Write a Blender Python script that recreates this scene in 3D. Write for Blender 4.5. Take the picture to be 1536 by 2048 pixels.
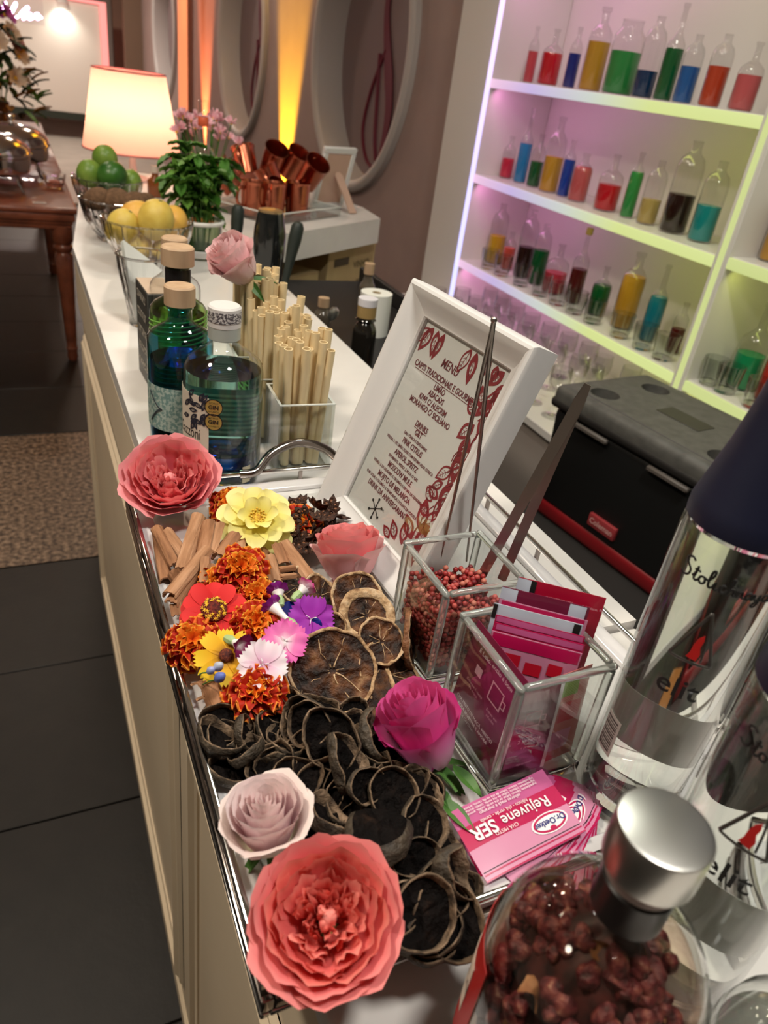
import bpy, bmesh, math, random
from mathutils import Vector, Matrix, Euler, noise
random.seed(7)
PI = math.pi
S = bpy.context.scene
for o in list(bpy.data.objects): bpy.data.objects.remove(o)
COL = S.collection

# ------------------------------------------------------------------ camera
F = 1474.0; CX, CY = 768.0, 1024.0
CT = 1.08            # counter top
T = 1.10             # mirror floor of the tray
CZ = CT + .46        # camera height
RX = Vector((.90694888, -.10680998, .40747438))
RY = Vector((-.4009602, -.51542428, .7573432))
RZ = Vector((.12913038, -.85025257, -.51029002))
CAMP = Vector((0, 0, CZ))
cam = bpy.data.cameras.new('camera'); camo = bpy.data.objects.new('camera', cam); COL.objects.link(camo)
camo.matrix_world = Matrix(((RX[0], -RX[1], -RX[2], 0), (RY[0], -RY[1], -RY[2], 0), (RZ[0], -RZ[1], -RZ[2], CZ), (0, 0, 0, 1)))
cam.sensor_fit = 'VERTICAL'; cam.sensor_height = 36; cam.lens = F/2048*36
cam.clip_start = .02; cam.clip_end = 100
cam.dof.use_dof = True; cam.dof.focus_distance = .66; cam.dof.aperture_fstop = 9.0
S.camera = camo
def ray(px, py):
    v = Vector((px-CX, py-CY, F)); return Vector((RX.dot(v), RY.dot(v), RZ.dot(v)))
def Z(px, py, z):
    r = ray(px, py); return CAMP + r*((z-CZ)/r.z)
def XX(px, py, x):
    r = ray(px, py); return CAMP + r*(x/r.x)
def YY(px, py, y):
    r = ray(px, py); return CAMP + r*(y/r.y)
FWD = Vector((RX[2], RY[2], RZ[2]))
def depth(p): return (Vector(p)-CAMP).dot(FWD)
def tocam(p): return (CAMP-Vector(p)).normalized()

# ------------------------------------------------------------------ world, lights, exposure
S.view_settings.view_transform = 'Standard'; S.view_settings.look = 'None'
S.view_settings.exposure = -0.12; S.view_settings.gamma = 1.0; S.view_settings.use_curve_mapping = False
w = bpy.data.worlds.new('world'); S.world = w; w.use_nodes = True
w.node_tree.nodes['Background'].inputs[0].default_value = (.5, .42, .36, 1)
w.node_tree.nodes['Background'].inputs[1].default_value = 0.0
def light(name, kind, loc, energy, color, size=.3, target=None, shape='DISK', spot=None, blend=.5):
    l = bpy.data.lights.new(name, kind); l.energy = energy; l.color = color
    if kind == 'AREA': l.shape = shape; l.size = size
    else: l.shadow_soft_size = size
    if kind == 'SPOT': l.spot_size = spot; l.spot_blend = blend
    o = bpy.data.objects.new(name, l); COL.objects.link(o); o.location = loc
    if target is not None:
        o.rotation_euler = (Vector(target)-Vector(loc)).to_track_quat('-Z', 'Y').to_euler()
    return o
WARM = (1, .86, .68); NEUT = (1, .95, .86)
light('ceiling_downlight_1_offscreen', 'AREA', (.45, -.05, 3.0), 30, (1, .96, .88), .30)
light('ceiling_downlight_2_offscreen', 'AREA', (-.85, .75, 3.0), 40, (1, .88, .72), .30)
light('ceiling_downlight_3_offscreen', 'AREA', (.95, 1.3, 3.0), 12, (.97, 1, .86), .30)
light('ceiling_downlight_4_offscreen', 'AREA', (-.2, 2.3, 3.0), 11, (1, .86, .70), .30)
light('ceiling_downlight_5_offscreen', 'AREA', (-.3, 4.8, 3.0), 16, (1, .80, .62), .30)
light('ceiling_downlight_6_offscreen', 'AREA', (.8, 7.0, 3.0), 20, (1, .8, .62), .30)
light('ceiling_downlight_7_offscreen', 'AREA', (.4, 11.5, 3.0), 80, (1, .85, .72), .4)

# ------------------------------------------------------------------ materials
MATS = {}
def nodes(m): return m.node_tree.nodes, m.node_tree.links
def mat(name, col, rough=.5, metal=0, trans=0, ior=1.45, emit=None, estr=0, coat=0, sss=0, alpha=1, spec=.5):
    if name in MATS: return MATS[name]
    m = bpy.data.materials.new(name); m.use_nodes = True; MATS[name] = m
    b = m.node_tree.nodes['Principled BSDF']; i = b.inputs
    i['Base Color'].default_value = (*col, 1); i['Roughness'].default_value = rough; i['Metallic'].default_value = metal
    i['Transmission Weight'].default_value = trans; i['IOR'].default_value = ior; i['Coat Weight'].default_value = coat
    i['Specular IOR Level'].default_value = spec
    if sss: i['Subsurface Weight'].default_value = sss; i['Subsurface Radius'].default_value = (.01, .005, .003); i['Subsurface Scale'].default_value = .5
    if emit: i['Emission Color'].default_value = (*emit, 1); i['Emission Strength'].default_value = estr
    return m
def ramp(N, stops):
    r = N.new('ShaderNodeValToRGB'); e = r.color_ramp.elements
    while len(e) < len(stops): e.new(.5)
    for k, (p, c) in enumerate(stops): e[k].position = p; e[k].color = (*c, 1)
    return r
def noisy(name, stops, scale=40, rough=.6, bump=0, detail=4, metal=0, bscale=None, stretch=None, sss=0, coat=0, spec=.5):
    """principled with a noise colour ramp in object space and optional bump"""
    if name in MATS: return MATS[name]
    m = mat(name, stops[0][1], rough, metal, coat=coat, sss=sss, spec=spec); N, L = nodes(m); b = N['Principled BSDF']
    tc = N.new('ShaderNodeTexCoord'); mp = N.new('ShaderNodeMapping'); L.new(tc.outputs['Object'], mp.inputs[0])
    if stretch: mp.inputs['Scale'].default_value = stretch
    n = N.new('ShaderNodeTexNoise'); n.inputs['Scale'].default_value = scale; n.inputs['Detail'].default_value = detail
    L.new(mp.outputs[0], n.inputs['Vector'])
    r = ramp(N, stops); L.new(n.outputs['Fac'], r.inputs[0]); L.new(r.outputs[0], b.inputs['Base Color'])
    if bump:
        n2 = N.new('ShaderNodeTexNoise'); n2.inputs['Scale'].default_value = bscale or scale*2; n2.inputs['Detail'].default_value = 5
        L.new(mp.outputs[0], n2.inputs['Vector'])
        bp = N.new('ShaderNodeBump'); bp.inputs['Strength'].default_value = bump; bp.inputs['Distance'].default_value = .01
        L.new(n2.outputs['Fac'], bp.inputs['Height']); L.new(bp.outputs[0], b.inputs['Normal'])
    return m
def thin_glass(name, tint=(1, 1, 1), rough=.02, boost=1.0):
    """thin-walled glass: clear transmission with a fresnel reflection"""
    if name in MATS: return MATS[name]
    m = bpy.data.materials.new(name); m.use_nodes = True; MATS[name] = m; N, L = nodes(m)
    N.remove(N['Principled BSDF']); out = N['Material Output']
    t = N.new('ShaderNodeBsdfTransparent'); t.inputs[0].default_value = (*tint, 1)
    g = N.new('ShaderNodeBsdfGlossy'); g.inputs['Roughness'].default_value = rough
    fr = N.new('ShaderNodeLayerWeight'); fr.inputs[0].default_value = .5
    pw = N.new('ShaderNodeMath'); pw.operation = 'POWER'; pw.inputs[1].default_value = 4; L.new(fr.outputs['Facing'], pw.inputs[0])
    mu = N.new('ShaderNodeMath'); mu.operation = 'MULTIPLY_ADD'; mu.inputs[1].default_value = .9*boost; mu.inputs[2].default_value = .035*boost; mu.use_clamp = True
    mx = N.new('ShaderNodeMixShader'); L.new(pw.outputs[0], mu.inputs[0]); L.new(mu.outputs[0], mx.inputs[0])
    L.new(t.outputs[0], mx.inputs[1]); L.new(g.outputs[0], mx.inputs[2]); L.new(mx.outputs[0], out.inputs[0])
    return m
def emission(name, col, strength):
    return mat(name, (.12, .12, .12), .5, emit=col, estr=strength)
def petal_mat(name, base, mid, tip, trans=.2, rough=.55, edge=None):
    """petal: natural colour gradient from claw to margin, thin and a little translucent"""
    if name in MATS: return MATS[name]
    m = mat(name, mid, rough, spec=.25); N, L = nodes(m); b = N['Principled BSDF']; out = N['Material Output']
    a = N.new('ShaderNodeAttribute'); a.attribute_name = 'pv'
    n = N.new('ShaderNodeTexNoise'); n.inputs['Scale'].default_value = 90; n.inputs['Detail'].default_value = 3
    ad = N.new('ShaderNodeMath'); ad.operation = 'MULTIPLY_ADD'; ad.inputs[1].default_value = .07
    L.new(n.outputs['Fac'], ad.inputs[0]); L.new(a.outputs['Fac'], ad.inputs[2])
    st = [(.07, base), (.5, mid), (.97, tip)]
    if edge: st = [(.07, base), (.5, mid), (.965, tip), (1.0, edge)]
    r = ramp(N, st); L.new(ad.outputs[0], r.inputs[0]); L.new(r.outputs[0], b.inputs['Base Color'])
    tr = N.new('ShaderNodeBsdfTranslucent'); L.new(r.outputs[0], tr.inputs[0])
    mx = N.new('ShaderNodeMixShader'); mx.inputs[0].default_value = trans
    L.new(b.outputs[0], mx.inputs[1]); L.new(tr.outputs[0], mx.inputs[2]); L.new(mx.outputs[0], out.inputs[0])
    return m

# ------------------------------------------------------------------ geometry helpers: each returns (verts, faces)
def join(*gs):
    V, Fc = [], []
    for v, f in gs:
        o = len(V); V += [tuple(p) for p in v]; Fc += [tuple(i+o for i in q) for q in f]
    return V, Fc
def xf(g, M):
    return [tuple(M @ Vector(p)) for p in g[0]], g[1]
def mv(g, x=0, y=0, z=0): return [(a+x, b+y, c+z) for a, b, c in g[0]], g[1]
def lathe(prof, seg=32, close=False):
    V, Fc = [], []; idx = []
    for r, z in prof:
        if abs(r) < 1e-7: idx.append([len(V)]); V.append((0, 0, z))
        else:
            idx.append(list(range(len(V), len(V)+seg)))
            for k in range(seg): a = 2*PI*k/seg; V.append((r*math.cos(a), r*math.sin(a), z))
    P = list(zip(idx, idx[1:])) + ([(idx[-1], idx[0])] if close else [])
    for A, B in P:
        for k in range(seg):
            k2 = (k+1) % seg
            if len(A) == 1 and len(B) == 1: continue
            if len(A) == 1: Fc.append((A[0], B[k2], B[k]))
            elif len(B) == 1: Fc.append((A[k], A[k2], B[0]))
            else: Fc.append((A[k], A[k2], B[k2], B[k]))
    return V, Fc
def box(x0, x1, y0, y1, z0, z1, bev=0, seg=2):
    if bev <= 0:
        V = [(x0, y0, z0), (x1, y0, z0), (x1, y1, z0), (x0, y1, z0), (x0, y0, z1), (x1, y0, z1), (x1, y1, z1), (x0, y1, z1)]
        return V, [(0, 3, 2, 1), (4, 5, 6, 7), (0, 1, 5, 4), (1, 2, 6, 5), (2, 3, 7, 6), (3, 0, 4, 7)]
    bm = bmesh.new(); g = box(x0, x1, y0, y1, z0, z1)
    vs = [bm.verts.new(p) for p in g[0]]
    for f in g[1]: bm.faces.new([vs[i] for i in f])
    bmesh.ops.bevel(bm, geom=list(bm.edges), offset=bev, segments=seg, profile=.5, affect='EDGES')
    bm.verts.index_update(); r = ([tuple(v.co) for v in bm.verts], [tuple(v.index for v in f.verts) for f in bm.faces]); bm.free(); return r
def prism(poly, z0, z1):
    n = len(poly); V = [(x, y, z0) for x, y in poly] + [(x, y, z1) for x, y in poly]
    return V, [tuple(range(n-1, -1, -1)), tuple(range(n, 2*n))] + [(k, (k+1) % n, n+(k+1) % n, n+k) for k in range(n)]
def tube(pts, r, seg=8, caps=True, closed=False):
    pts = [Vector(p) for p in pts]; n = len(pts); R = r if isinstance(r, (list, tuple)) else [r]*n
    V, Fc = [], []; up = None
    for i, p in enumerate(pts):
        if closed: d = pts[(i+1) % n]-pts[i-1]
        else: d = pts[min(i+1, n-1)]-pts[max(i-1, 0)]
        d.normalize()
        if up is None: up = d.orthogonal().normalized()
        up = (up-d*up.dot(d)); up = up.normalized() if up.length > 1e-6 else d.orthogonal().normalized()
        s = d.cross(up)
        for k in range(seg):
            a = 2*PI*k/seg; V.append(tuple(p+(up*math.cos(a)+s*math.sin(a))*R[i]))
    for i in range(n if closed else n-1):
        j = (i+1) % n
        for k in range(seg): k2 = (k+1) % seg; Fc.append((i*seg+k, i*seg+k2, j*seg+k2, j*seg+k))
    if caps and not closed: Fc.append(tuple(range(seg-1, -1, -1))); Fc.append(tuple(range((n-1)*seg, n*seg)))
    return V, Fc
def spline(pts, n=8):
    pts = [Vector(p) for p in pts]; out = []
    for i in range(len(pts)-1):
        p0 = pts[max(i-1, 0)]; p1 = pts[i]; p2 = pts[i+1]; p3 = pts[min(i+2, len(pts)-1)]
        for k in range(n):
            t = k/n; out.append(.5*((2*p1)+(p2-p0)*t+(2*p0-5*p1+4*p2-p3)*t*t+(3*p1-p0-3*p2+p3)*t**3))
    return out+[pts[-1]]
def sphere(r, seg=16, rings=10, sx=1, sy=1, sz=1):
    g = lathe([(r*math.sin(PI*k/rings), -r*math.cos(PI*k/rings)) for k in range(rings+1)], seg)
    return [(x*sx, y*sy, z*sz) for x, y, z in g[0]], g[1]
def grid(fn, nu, nv):
    """fn(u,v)->xyz with u,v in 0..1"""
    V = [tuple(fn(i/nu, j/nv)) for j in range(nv+1) for i in range(nu+1)]
    Fc = [(j*(nu+1)+i, j*(nu+1)+i+1, (j+1)*(nu+1)+i+1, (j+1)*(nu+1)+i) for j in range(nv) for i in range(nu)]
    return V, Fc
def me(name, g, m, smooth=True, ang=40, pv=None, m2=None, midx=None):
    d = bpy.data.meshes.new(name); d.from_pydata(g[0], [], g[1])
    if m is not None: d.materials.append(m)
    if m2 is not None:
        for q in (m2 if isinstance(m2, list) else [m2]): d.materials.append(q)
    if midx is not None: d.polygons.foreach_set('material_index', midx)
    if smooth:
        d.polygons.foreach_set('use_smooth', [True]*len(d.polygons)); d.update()
        if ang: d.set_sharp_from_angle(angle=math.radians(ang))
    if pv is not None:
        a = d.attributes.new('pv', 'FLOAT', 'POINT'); a.data.foreach_set('value', pv)
    d.update(); return d
def link(name, data, parent=None, loc=(0, 0, 0), rot=None, M=None, scale=None):
    o = bpy.data.objects.new(name, data); COL.objects.link(o)
    if parent is not None: o.parent = parent
    if M is not None: o.matrix_local = M
    else:
        o.location = loc
        if rot is not None: o.rotation_euler = rot
        if scale is not None: o.scale = (scale,)*3 if isinstance(scale, (int, float)) else scale
    return o
def part(name, g, m, parent, smooth=True, ang=40, **k):
    return link(name, me(name, g, m, smooth, ang), parent, **k)
def tag(o, label, cat, group=None):
    o['label'] = label; o['category'] = cat
    if group: o['group'] = group
    return o
def thing(name, label, cat, loc=(0, 0, 0), rotz=0, group=None, M=None):
    o = bpy.data.objects.new(name, None); COL.objects.link(o); o.empty_display_size = .02
    if M is not None: o.matrix_world = M
    else: o.location = loc; o.rotation_euler = (0, 0, rotz)
    return tag(o, label, cat, group)
def single(name, g, m, label, cat, group=None, smooth=True, ang=40, **k):
    return tag(link(name, me(name, g, m, smooth, ang), None, **k), label, cat, group)
def struct(name, g, m, parent=None, smooth=False, **k):
    o = link(name, me(name, g, m, smooth), parent, **k)
    if parent is None: o['kind'] = 'structure'
    return o
def dup(root, M=None, loc=None, rotz=None, label=None, group=None):
    r = root.copy(); COL.objects.link(r)
    if M is not None: r.matrix_world = M
    if loc is not None: r.location = loc
    if rotz is not None: r.rotation_euler = (0, 0, rotz)
    if label: r['label'] = label
    if group: r['group'] = group
    for ch in list(root.children):
        c = ch.copy(); COL.objects.link(c); c.parent = r
        for g in list(ch.children):
            d = g.copy(); COL.objects.link(d); d.parent = c
    return r
def orient(n, spin=0, loc=(0, 0, 0), scale=1):
    """matrix whose z axis points along n"""
    q = Vector(n).normalized().to_track_quat('Z', 'Y')
    return Matrix.Translation(Vector(loc)) @ q.to_matrix().to_4x4() @ Matrix.Rotation(spin, 4, 'Z') @ Matrix.Scale(scale, 4)
def axes(x, y, z, loc):
    return Matrix(((x[0], y[0], z[0], loc[0]), (x[1], y[1], z[1], loc[1]), (x[2], y[2], z[2], loc[2]), (0, 0, 0, 1)))
def text_mesh(s, size, m, align='CENTER', ext=.0, shear=0, xs=1.0, bold=0):
    cu = bpy.data.curves.new('lettering', 'FONT'); cu.body = s; cu.size = size; cu.align_x = align; cu.align_y = 'CENTER'
    cu.resolution_u = 3; cu.extrude = ext; cu.shear = shear; cu.offset = bold
    ob = bpy.data.objects.new('lettering', cu); d = bpy.data.meshes.new_from_object(ob)
    bpy.data.objects.remove(ob); bpy.data.curves.remove(cu)
    if xs != 1.0:
        for v in d.vertices: v.co.x *= xs
    d.materials.clear(); d.materials.append(m); return d
def wrap(d, r, a0=0, z0=0):
    """wrap a flat (x right, y up) mesh round a vertical cylinder of radius r, centred on azimuth a0"""
    for v in d.vertices:
        a = a0+v.co.x/r; rr = r+v.co.z; v.co = (rr*math.cos(a), rr*math.sin(a), z0+v.co.y)
    d.update(); return d
def text(s, size, m, parent, name='lettering', M=None, loc=(0, 0, 0), rot=None, cyl=None, **k):
    d = text_mesh(s, size, m, **k)
    if cyl: wrap(d, *cyl)
    return link(name, d, parent, loc, rot, M)
def patch(r, a0, a1, z0, z1, n=12, t=.0003):
    """curved label on a vertical cylinder"""
    V, Fc = [], []
    for k in range(n+1):
        a = a0+(a1-a0)*k/n
        for rr in (r, r+t):
            for z in (z0, z1): V.append((rr*math.cos(a), rr*math.sin(a), z))
    for k in range(n):
        o = 4*k; p = o+4
        Fc += [(o+2, p+2, p+3, o+3), (o, o+1, p+1, p), (o+1, o+3, p+3, p+1), (o, p, p+2, o+2)]
    Fc += [(0, 2, 3, 1), (4*n, 4*n+1, 4*n+3, 4*n+2)]
    return V, Fc

# ================================================================== THE SETTING
black_tile = noisy('black_slate_tile', [(.3, (.003, .0025, .0022)), (.7, (.008, .0065, .0055))], 14, .45, .06, bscale=60)
grout = mat('grout', (.035, .029, .025), .8)
granite = noisy('brown_granite', [(.34, (.035, .022, .015)), (.5, (.16, .105, .07)), (.66, (.34, .24, .165))], 60, .42, .02, detail=6)
pale_floor = noisy('pale_stone_floor', [(.3, (.40, .37, .33)), (.7, (.52, .48, .43))], 3, .4)
paint = noisy('mauve_wall_paint', [(.3, (.34, .25, .235)), (.7, (.37, .275, .255))], 6, .6, .02, bscale=200)
white_wall = mat('white_wall_paint', (.62, .57, .52), .6)
ceil_m = mat('ceiling_paint', (.68, .64, .58), .8)
fl = struct('floor', box(-3.5, 4.5, -3, 18, -.06, -.006), grout)
tile = me('tile', box(-.508, .508, -.2535, .2535, -.02, 0, .002, 1), black_tile, True)
for iy in range(-3, 5):
    for ix in range(-3, 4):
        y = .953+.51*iy
        if y > 2.0: continue
        link('tile', tile, fl, (1.02*ix, y, 0))
for k in range(9):          # granite band, laid in slabs
    struct('granite_slab', box(-.498, .498, 0, .985, -.02, 0, .002, 1), granite, fl, True, loc=(-3+k*1.0+.17, 2.215, 0))
for iy in range(10):
    for ix in range(-3, 4):
        link('tile', tile, fl, (1.02*ix, 3.46+.51*iy, 0))
struct('pale_floor_slab', box(-3.5, 2.2, 8.4, 16, -.02, .01), pale_floor, fl)
struct('ceiling', box(-3.5, 4.5, -3, 18, 3.02, 3.1), ceil_m)
struct('wall_left', box(-3.6, -3.5, -3, 18, 0, 3.05), white_wall)
struct('wall_back', box(-3.5, 4.5, -3.1, -3, 0, 3.05), white_wall)
wf = struct('wall_far', box(-3.5, 4.5, 16, 16.1, 0, 3.05), white_wall)

# right wall with three deep round windows
WX = 1.95; WY0 = 3.33
PORT = [(4.78, 1.62, .70), (7.52, 1.62, .72), (11.35, 1.62, .72)]
def wall_with_holes():
    ys = [WY0]+[v for c in PORT for v in (c[0]-.95, c[0]+.95)]+[16.0]
    gs = []
    for a, b in zip(ys[0::2], ys[1::2]):
        gs.append(([(WX, a, 0), (WX, b, 0), (WX, b, 3.02), (WX, a, 3.02)], [(0, 3, 2, 1)]))
    for cy, cz, r in PORT:
        n = 64; V, Fc = [], []
        for k in range(n):
            a = 2*PI*k/n; c, s = math.cos(a), math.sin(a)
            V.append((WX, cy+r*c, cz+r*s))
            t = min(.95/abs(c) if abs(c) > 1e-6 else 9, ((3.02-cz)/s if s > 1e-6 else (cz/-s if s < -1e-6 else 9)))
            V.append((WX, cy+t*c, cz+t*s))
        for k in range(n):
            j = (k+1) % n; Fc.append((2*k, 2*k+1, 2*j+1, 2*j))
        # fill the corner wedges
        o = len(V); V += [(WX, cy-.95, 0), (WX, cy+.95, 0), (WX, cy+.95, 3.02), (WX, cy-.95, 3.02)]
        def near(q): return min(range(n), key=lambda k: (Vector(V[2*k+1])-Vector(q)).length)
        for ci in range(4):
            q = V[o+ci]; k = near(q)
            for kk in (k-2, k-1, k, k+1):
                Fc.append((2*(kk % n)+1, o+ci, 2*((kk+1) % n)+1))
        gs.append((V, Fc))
    return join(*gs)
wr = struct('wall_right', wall_with_holes(), paint)
ring_m = mat('round_window_surround', (.50, .47, .46), .4)
glass_dark = mat('mauve_window_glass', (.22, .16, .165), .5)
decal = mat('wine_red_decal', (.14, .012, .03), .5)
for i, (cy, cz, r) in enumerate(PORT):
    wn = thing('window_%d' % (i+1), '', ''); wn['kind'] = 'structure'; del wn['label']; del wn['category']
    wn.location = (WX, cy, cz)
    M = Matrix.Rotation(-PI/2, 4, 'Y')      # lathe axis -> -x (towards the bar)
    part('window_surround', xf(lathe([(r, -.16), (r, .012), (r+.008, .03), (r+.03, .045), (r+.055, .045), (r+.075, .03), (r+.08, .0)], 72), M), ring_m, wn)
    p = part('pane', xf(lathe([(0, -.16), (r+.01, -.16)], 72), M), glass_dark, wn)
    # stretched musical note drawn on the pane
    tx = -.155
    k = r/.70
    def c3(a, b): return Vector((.155, -a*k, b*k))
    stem = spline([c3(-.03, .68), c3(-.01, .45), c3(-.02, .2), c3(.10, -.1), c3(.16, -.30), c3(.13, -.5), c3(.07, -.58)], 6)
    wid = [.03, .03, .035, .06, .045, .03, .01]
    V, Fc = [], []
    for q, pnt in enumerate(stem):
        f = q/(len(stem)-1)*6; a = int(min(f, 5)); wv = wid[a]*(1-(f-a))+wid[a+1]*(f-a)
        for dx in (0, -.006):
            V += [(pnt.x+dx, pnt.y-wv*k, pnt.z), (pnt.x+dx, pnt.y+wv*k, pnt.z)]
    for q in range(len(stem)-1):
        o = 4*q; Fc += [(o, o+1, o+5, o+4), (o+2, o+6, o+7, o+3), (o, o+4, o+6, o+2), (o+1, o+3, o+7, o+5)]
    loop = [c3(.02, .02), c3(-.14, -.2), c3(-.21, -.42), c3(-.12, -.58), c3(.03, -.62), c3(.15, -.5)]
    part('note_decal', join((V, Fc), tube(spline(loop, 6), .012, 5), tube(spline([c3(-.06, .0), c3(-.03, -.25), c3(.0, -.45), c3(.05, -.58)], 6), .014, 5)), decal, p)

# far end: lit white panel in a pink-lit frame, plinth step
YF = 13.6
lacq0 = mat('white_lacquer', (.72, .69, .66), .35)
pn = white_panel = thing('wall_panel', 'large white lit panel at the far end of the room', 'panel', (.7, YF, 0))
a = YY(214, 6, YF); b = YY(210, 232, YF); left = -2.2
lit_white = mat('panel_white', (.86, .80, .73), .5)
pink_led = emission('pink_led', (1, .25, .22), 1.6)
part('panel', box(left, a.x-.12-.7, 0, .06, b.z, a.z-.05), lit_white, pn, False)
part('panel_base', box(left, a.x-.05-.7, -.02, .08, b.z-.10, b.z-.005), mat('dark_green_edge', (.03, .04, .03), .5), pn, False)
part('light_edge', box(a.x-.11-.7, a.x-.02-.7, -.03, .05, b.z, a.z), pink_led, pn, False)
part('light_edge', box(left, a.x-.11-.7, -.03, .05, a.z-.04, a.z), pink_led, pn, False)
# the small bright downlight the photograph shows at the top of the panel
dq = YY(123, 2, YF-.12); dl = thing('downlight', 'small bright downlight above the white panel at the far end', 'downlight', tuple(dq))
part('housing', lathe([(0, .05), (.075, .05), (.08, .0), (.07, -.01)], 20), lacq0, dl); part('lens', lathe([(0, -.006), (.07, -.006)], 20), emission('downlight_lens', (1, .95, .85), 6), dl)
light('panel_downlight', 'SPOT', (dq.x, dq.y, dq.z-.02), 24, (1, .92, .80), .06, target=(dq.x, YF, dq.z-.9), spot=math.radians(120), blend=.8)

# wall columns between the round windows and the end of the wall
tr_m = mat('brown_column', (.20, .13, .09), .5)
for i, (y0, y1, dx) in enumerate([(9.75, 9.86, .1), (13.3, 13.5, .25), (14.2, 14.4, .3)]):
    struct('trim_%d' % (i+1), box(WX-dx, WX, y0, y1, 0, 3.02), tr_m if i else paint)
# coloured uplighters washing the wall
def uplight(y, col, e, nm, lab):
    t = thing('wall_uplighter', lab, 'uplighter', (WX-.13, y, 0))
    part('housing', lathe([(.0, 0), (.06, 0), (.06, .20), (.052, .22), (.04, .20), (0, .20)], 20), mat('black_plastic', (.012, .011, .011), .45), t)
    part('lens', lathe([(0, .212), (.042, .212)], 16), emission(nm, col, 4), t)
    light(nm+'_beam', 'SPOT', (WX-.13, y, .24), e, col, .03, target=(WX+.0, y, 2.1), spot=math.radians(32), blend=.6)
uplight(6.12, (1, .52, .02), 1900, 'amber_led', 'amber wall uplighter between the two nearest round windows')
uplight(9.0, (1, .24, .07), 1500, 'orange_led', 'orange wall uplighter beyond the second round window')
tb = thing('light_tube', 'orange glowing light tube standing against the wall', 'light tube', (WX-.16, 9.39, 0))
part('tube', mv(lathe([(0, .80), (.04, .81), (.05, .84), (.05, 2.9), (0, 2.9)], 16)), emission('orange_tube', (1, .26, .10), 1.3), tb)
part('stand', join(lathe([(0, 0), (.12, 0), (.12, .02), (.03, .03), (.03, .80), (0, .80)], 16)), mat('black_plastic', (0, 0, 0)), tb)

# ================================================================== BACK BAR
SX = 1.80; SB = 2.12
lacq = mat('white_lacquer', (.72, .69, .66), .35)
bb = thing('back_bar', 'white lit back bar with shelves of coloured bottles', 'shelving', (SX, 0, 0))
SH = [1.568, 1.21, .852]      # shelf tops
Y0, YD, Y1 = .45, 1.60, 3.00
part('back_panel', box(SB-SX, SB-SX+.03, Y0, 3.33, 0, 2.6), lacq, bb, False)
part('end_panel', box(0, SB-SX, 3.0, 3.33, 0, 2.6, .004, 1), lacq, bb, False)
part('divider', box(0, SB-SX, YD-.05, YD, .62, 2.6, .003, 1), lacq, bb, False)
def led_mat(name, stops, strength, axis=1, lo=0, hi=3):
    if name in MATS: return MATS[name]
    m = mat(name, (.12, .12, .12), .5); N, L = nodes(m); b = N['Principled BSDF']
    tc = N.new('ShaderNodeTexCoord'); sp = N.new('ShaderNodeSeparateXYZ'); L.new(tc.outputs['Object'], sp.inputs[0])
    mr = N.new('ShaderNodeMapRange'); mr.inputs[1].default_value = lo; mr.inputs[2].default_value = hi
    L.new(sp.outputs[axis], mr.inputs[0]); r = ramp(N, stops); L.new(mr.outputs[0], r.inputs[0])
    L.new(r.outputs[0], b.inputs['Emission Color']); b.inputs['Emission Strength'].default_value = strength
    return m
GRN = (.74, .84, .30); LAV = (.62, .50, .85); PNK = (1, .62, .82); WHT = (.80, .84, 1)
led_s = led_mat('shelf_led', [(.0, GRN), (.62, GRN), (.74, (.66, .72, .66)), (.88, LAV), (1, PNK)], .9, 1, .45, 3.0)
led_v = led_mat('upright_led', [(.0, (.50, .54, 1)), (.5, (.56, .52, 1)), (1, (.80, .58, .95))], 1.7, 2, .5, 1.9)
led_g = emission('green_led', GRN, .8)
for k, z in enumerate(SH):
    sh = part('shelf', box(.012, SB-SX, YD, Y1, z-.030, z, .002, 1), lacq, bb, False)
    part('led_edge', box(0, .012, YD, Y1, z-.034, z-.002, .004, 2), led_s, sh, True)
zr = [XX(1480, 520, SX+.0).z, SH[2]]
for z in zr:
    sh = part('shelf', box(.012, SB-SX, Y0, YD-.05, z-.032, z, .002, 1), lacq, bb, False)
    part('led_edge', box(0, .012, Y0, YD-.05, z-.034, z-.002, .004, 2), led_g, sh, True)
part('led_upright', box(-.016, .004, 2.997, 3.007, .5, 2.6, .002, 1), led_v, bb)
part('led_upright', box(-.006, .006, YD-.034, YD-.016, .66, 2.6, .002, 1), led_g, bb)
CB = .60
part('base_cabinet', box(-.28, SB-SX, Y0, 3.33, 0, CB-.03, .003, 1), mat('grey_cabinet', (.40, .35, .32), .5), bb, False)
part('base_top', box(-.30, SB-SX, Y0, 3.33, CB-.03, CB, .003, 1), lacq, bb, False)
# strips of light under the shelves (LED tape on their undersides)
def tape(y0, y1, z, e, col, x=SX+.03, nm='led_tape'):
    o = light(nm, 'AREA', (x, (y0+y1)/2, z), e, col, .025, target=(x+.22, (y0+y1)/2, z-.25)); l = o.data
    l.shape = 'RECTANGLE'; l.size = .025; l.size_y = y1-y0
    o.rotation_euler = Matrix(((0, -.66, -.75), (1, 0, 0), (0, -.75, .66))).to_euler() if False else o.rotation_euler
    d_ = Vector((.66, 0, -.75)); ax = Vector((0, 1, 0)); o.matrix_world = axes(ax.cross(-d_), ax, -d_, (x, (y0+y1)/2, z))
for z_ in (SH[0], SH[1], SH[2]):
    tape(2.55, 2.98, z_-.04, .42, (1, .36, .78)); tape(2.15, 2.55, z_-.04, .18, (.85, .70, .75)); tape(1.62, 2.15, z_-.04, .36, (.74, .84, .16))
for q_, z_ in enumerate((zr[0], SH[2])):       # the strips beyond the divider run on out of the picture
    tape(1.25, 1.53, z_-.04, .17, (.74, .84, .16)); tape(.5, 1.25, z_-.04, .43, (.74, .84, .16), nm='led_tape_right_%d_offscreen' % (q_+1))
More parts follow.
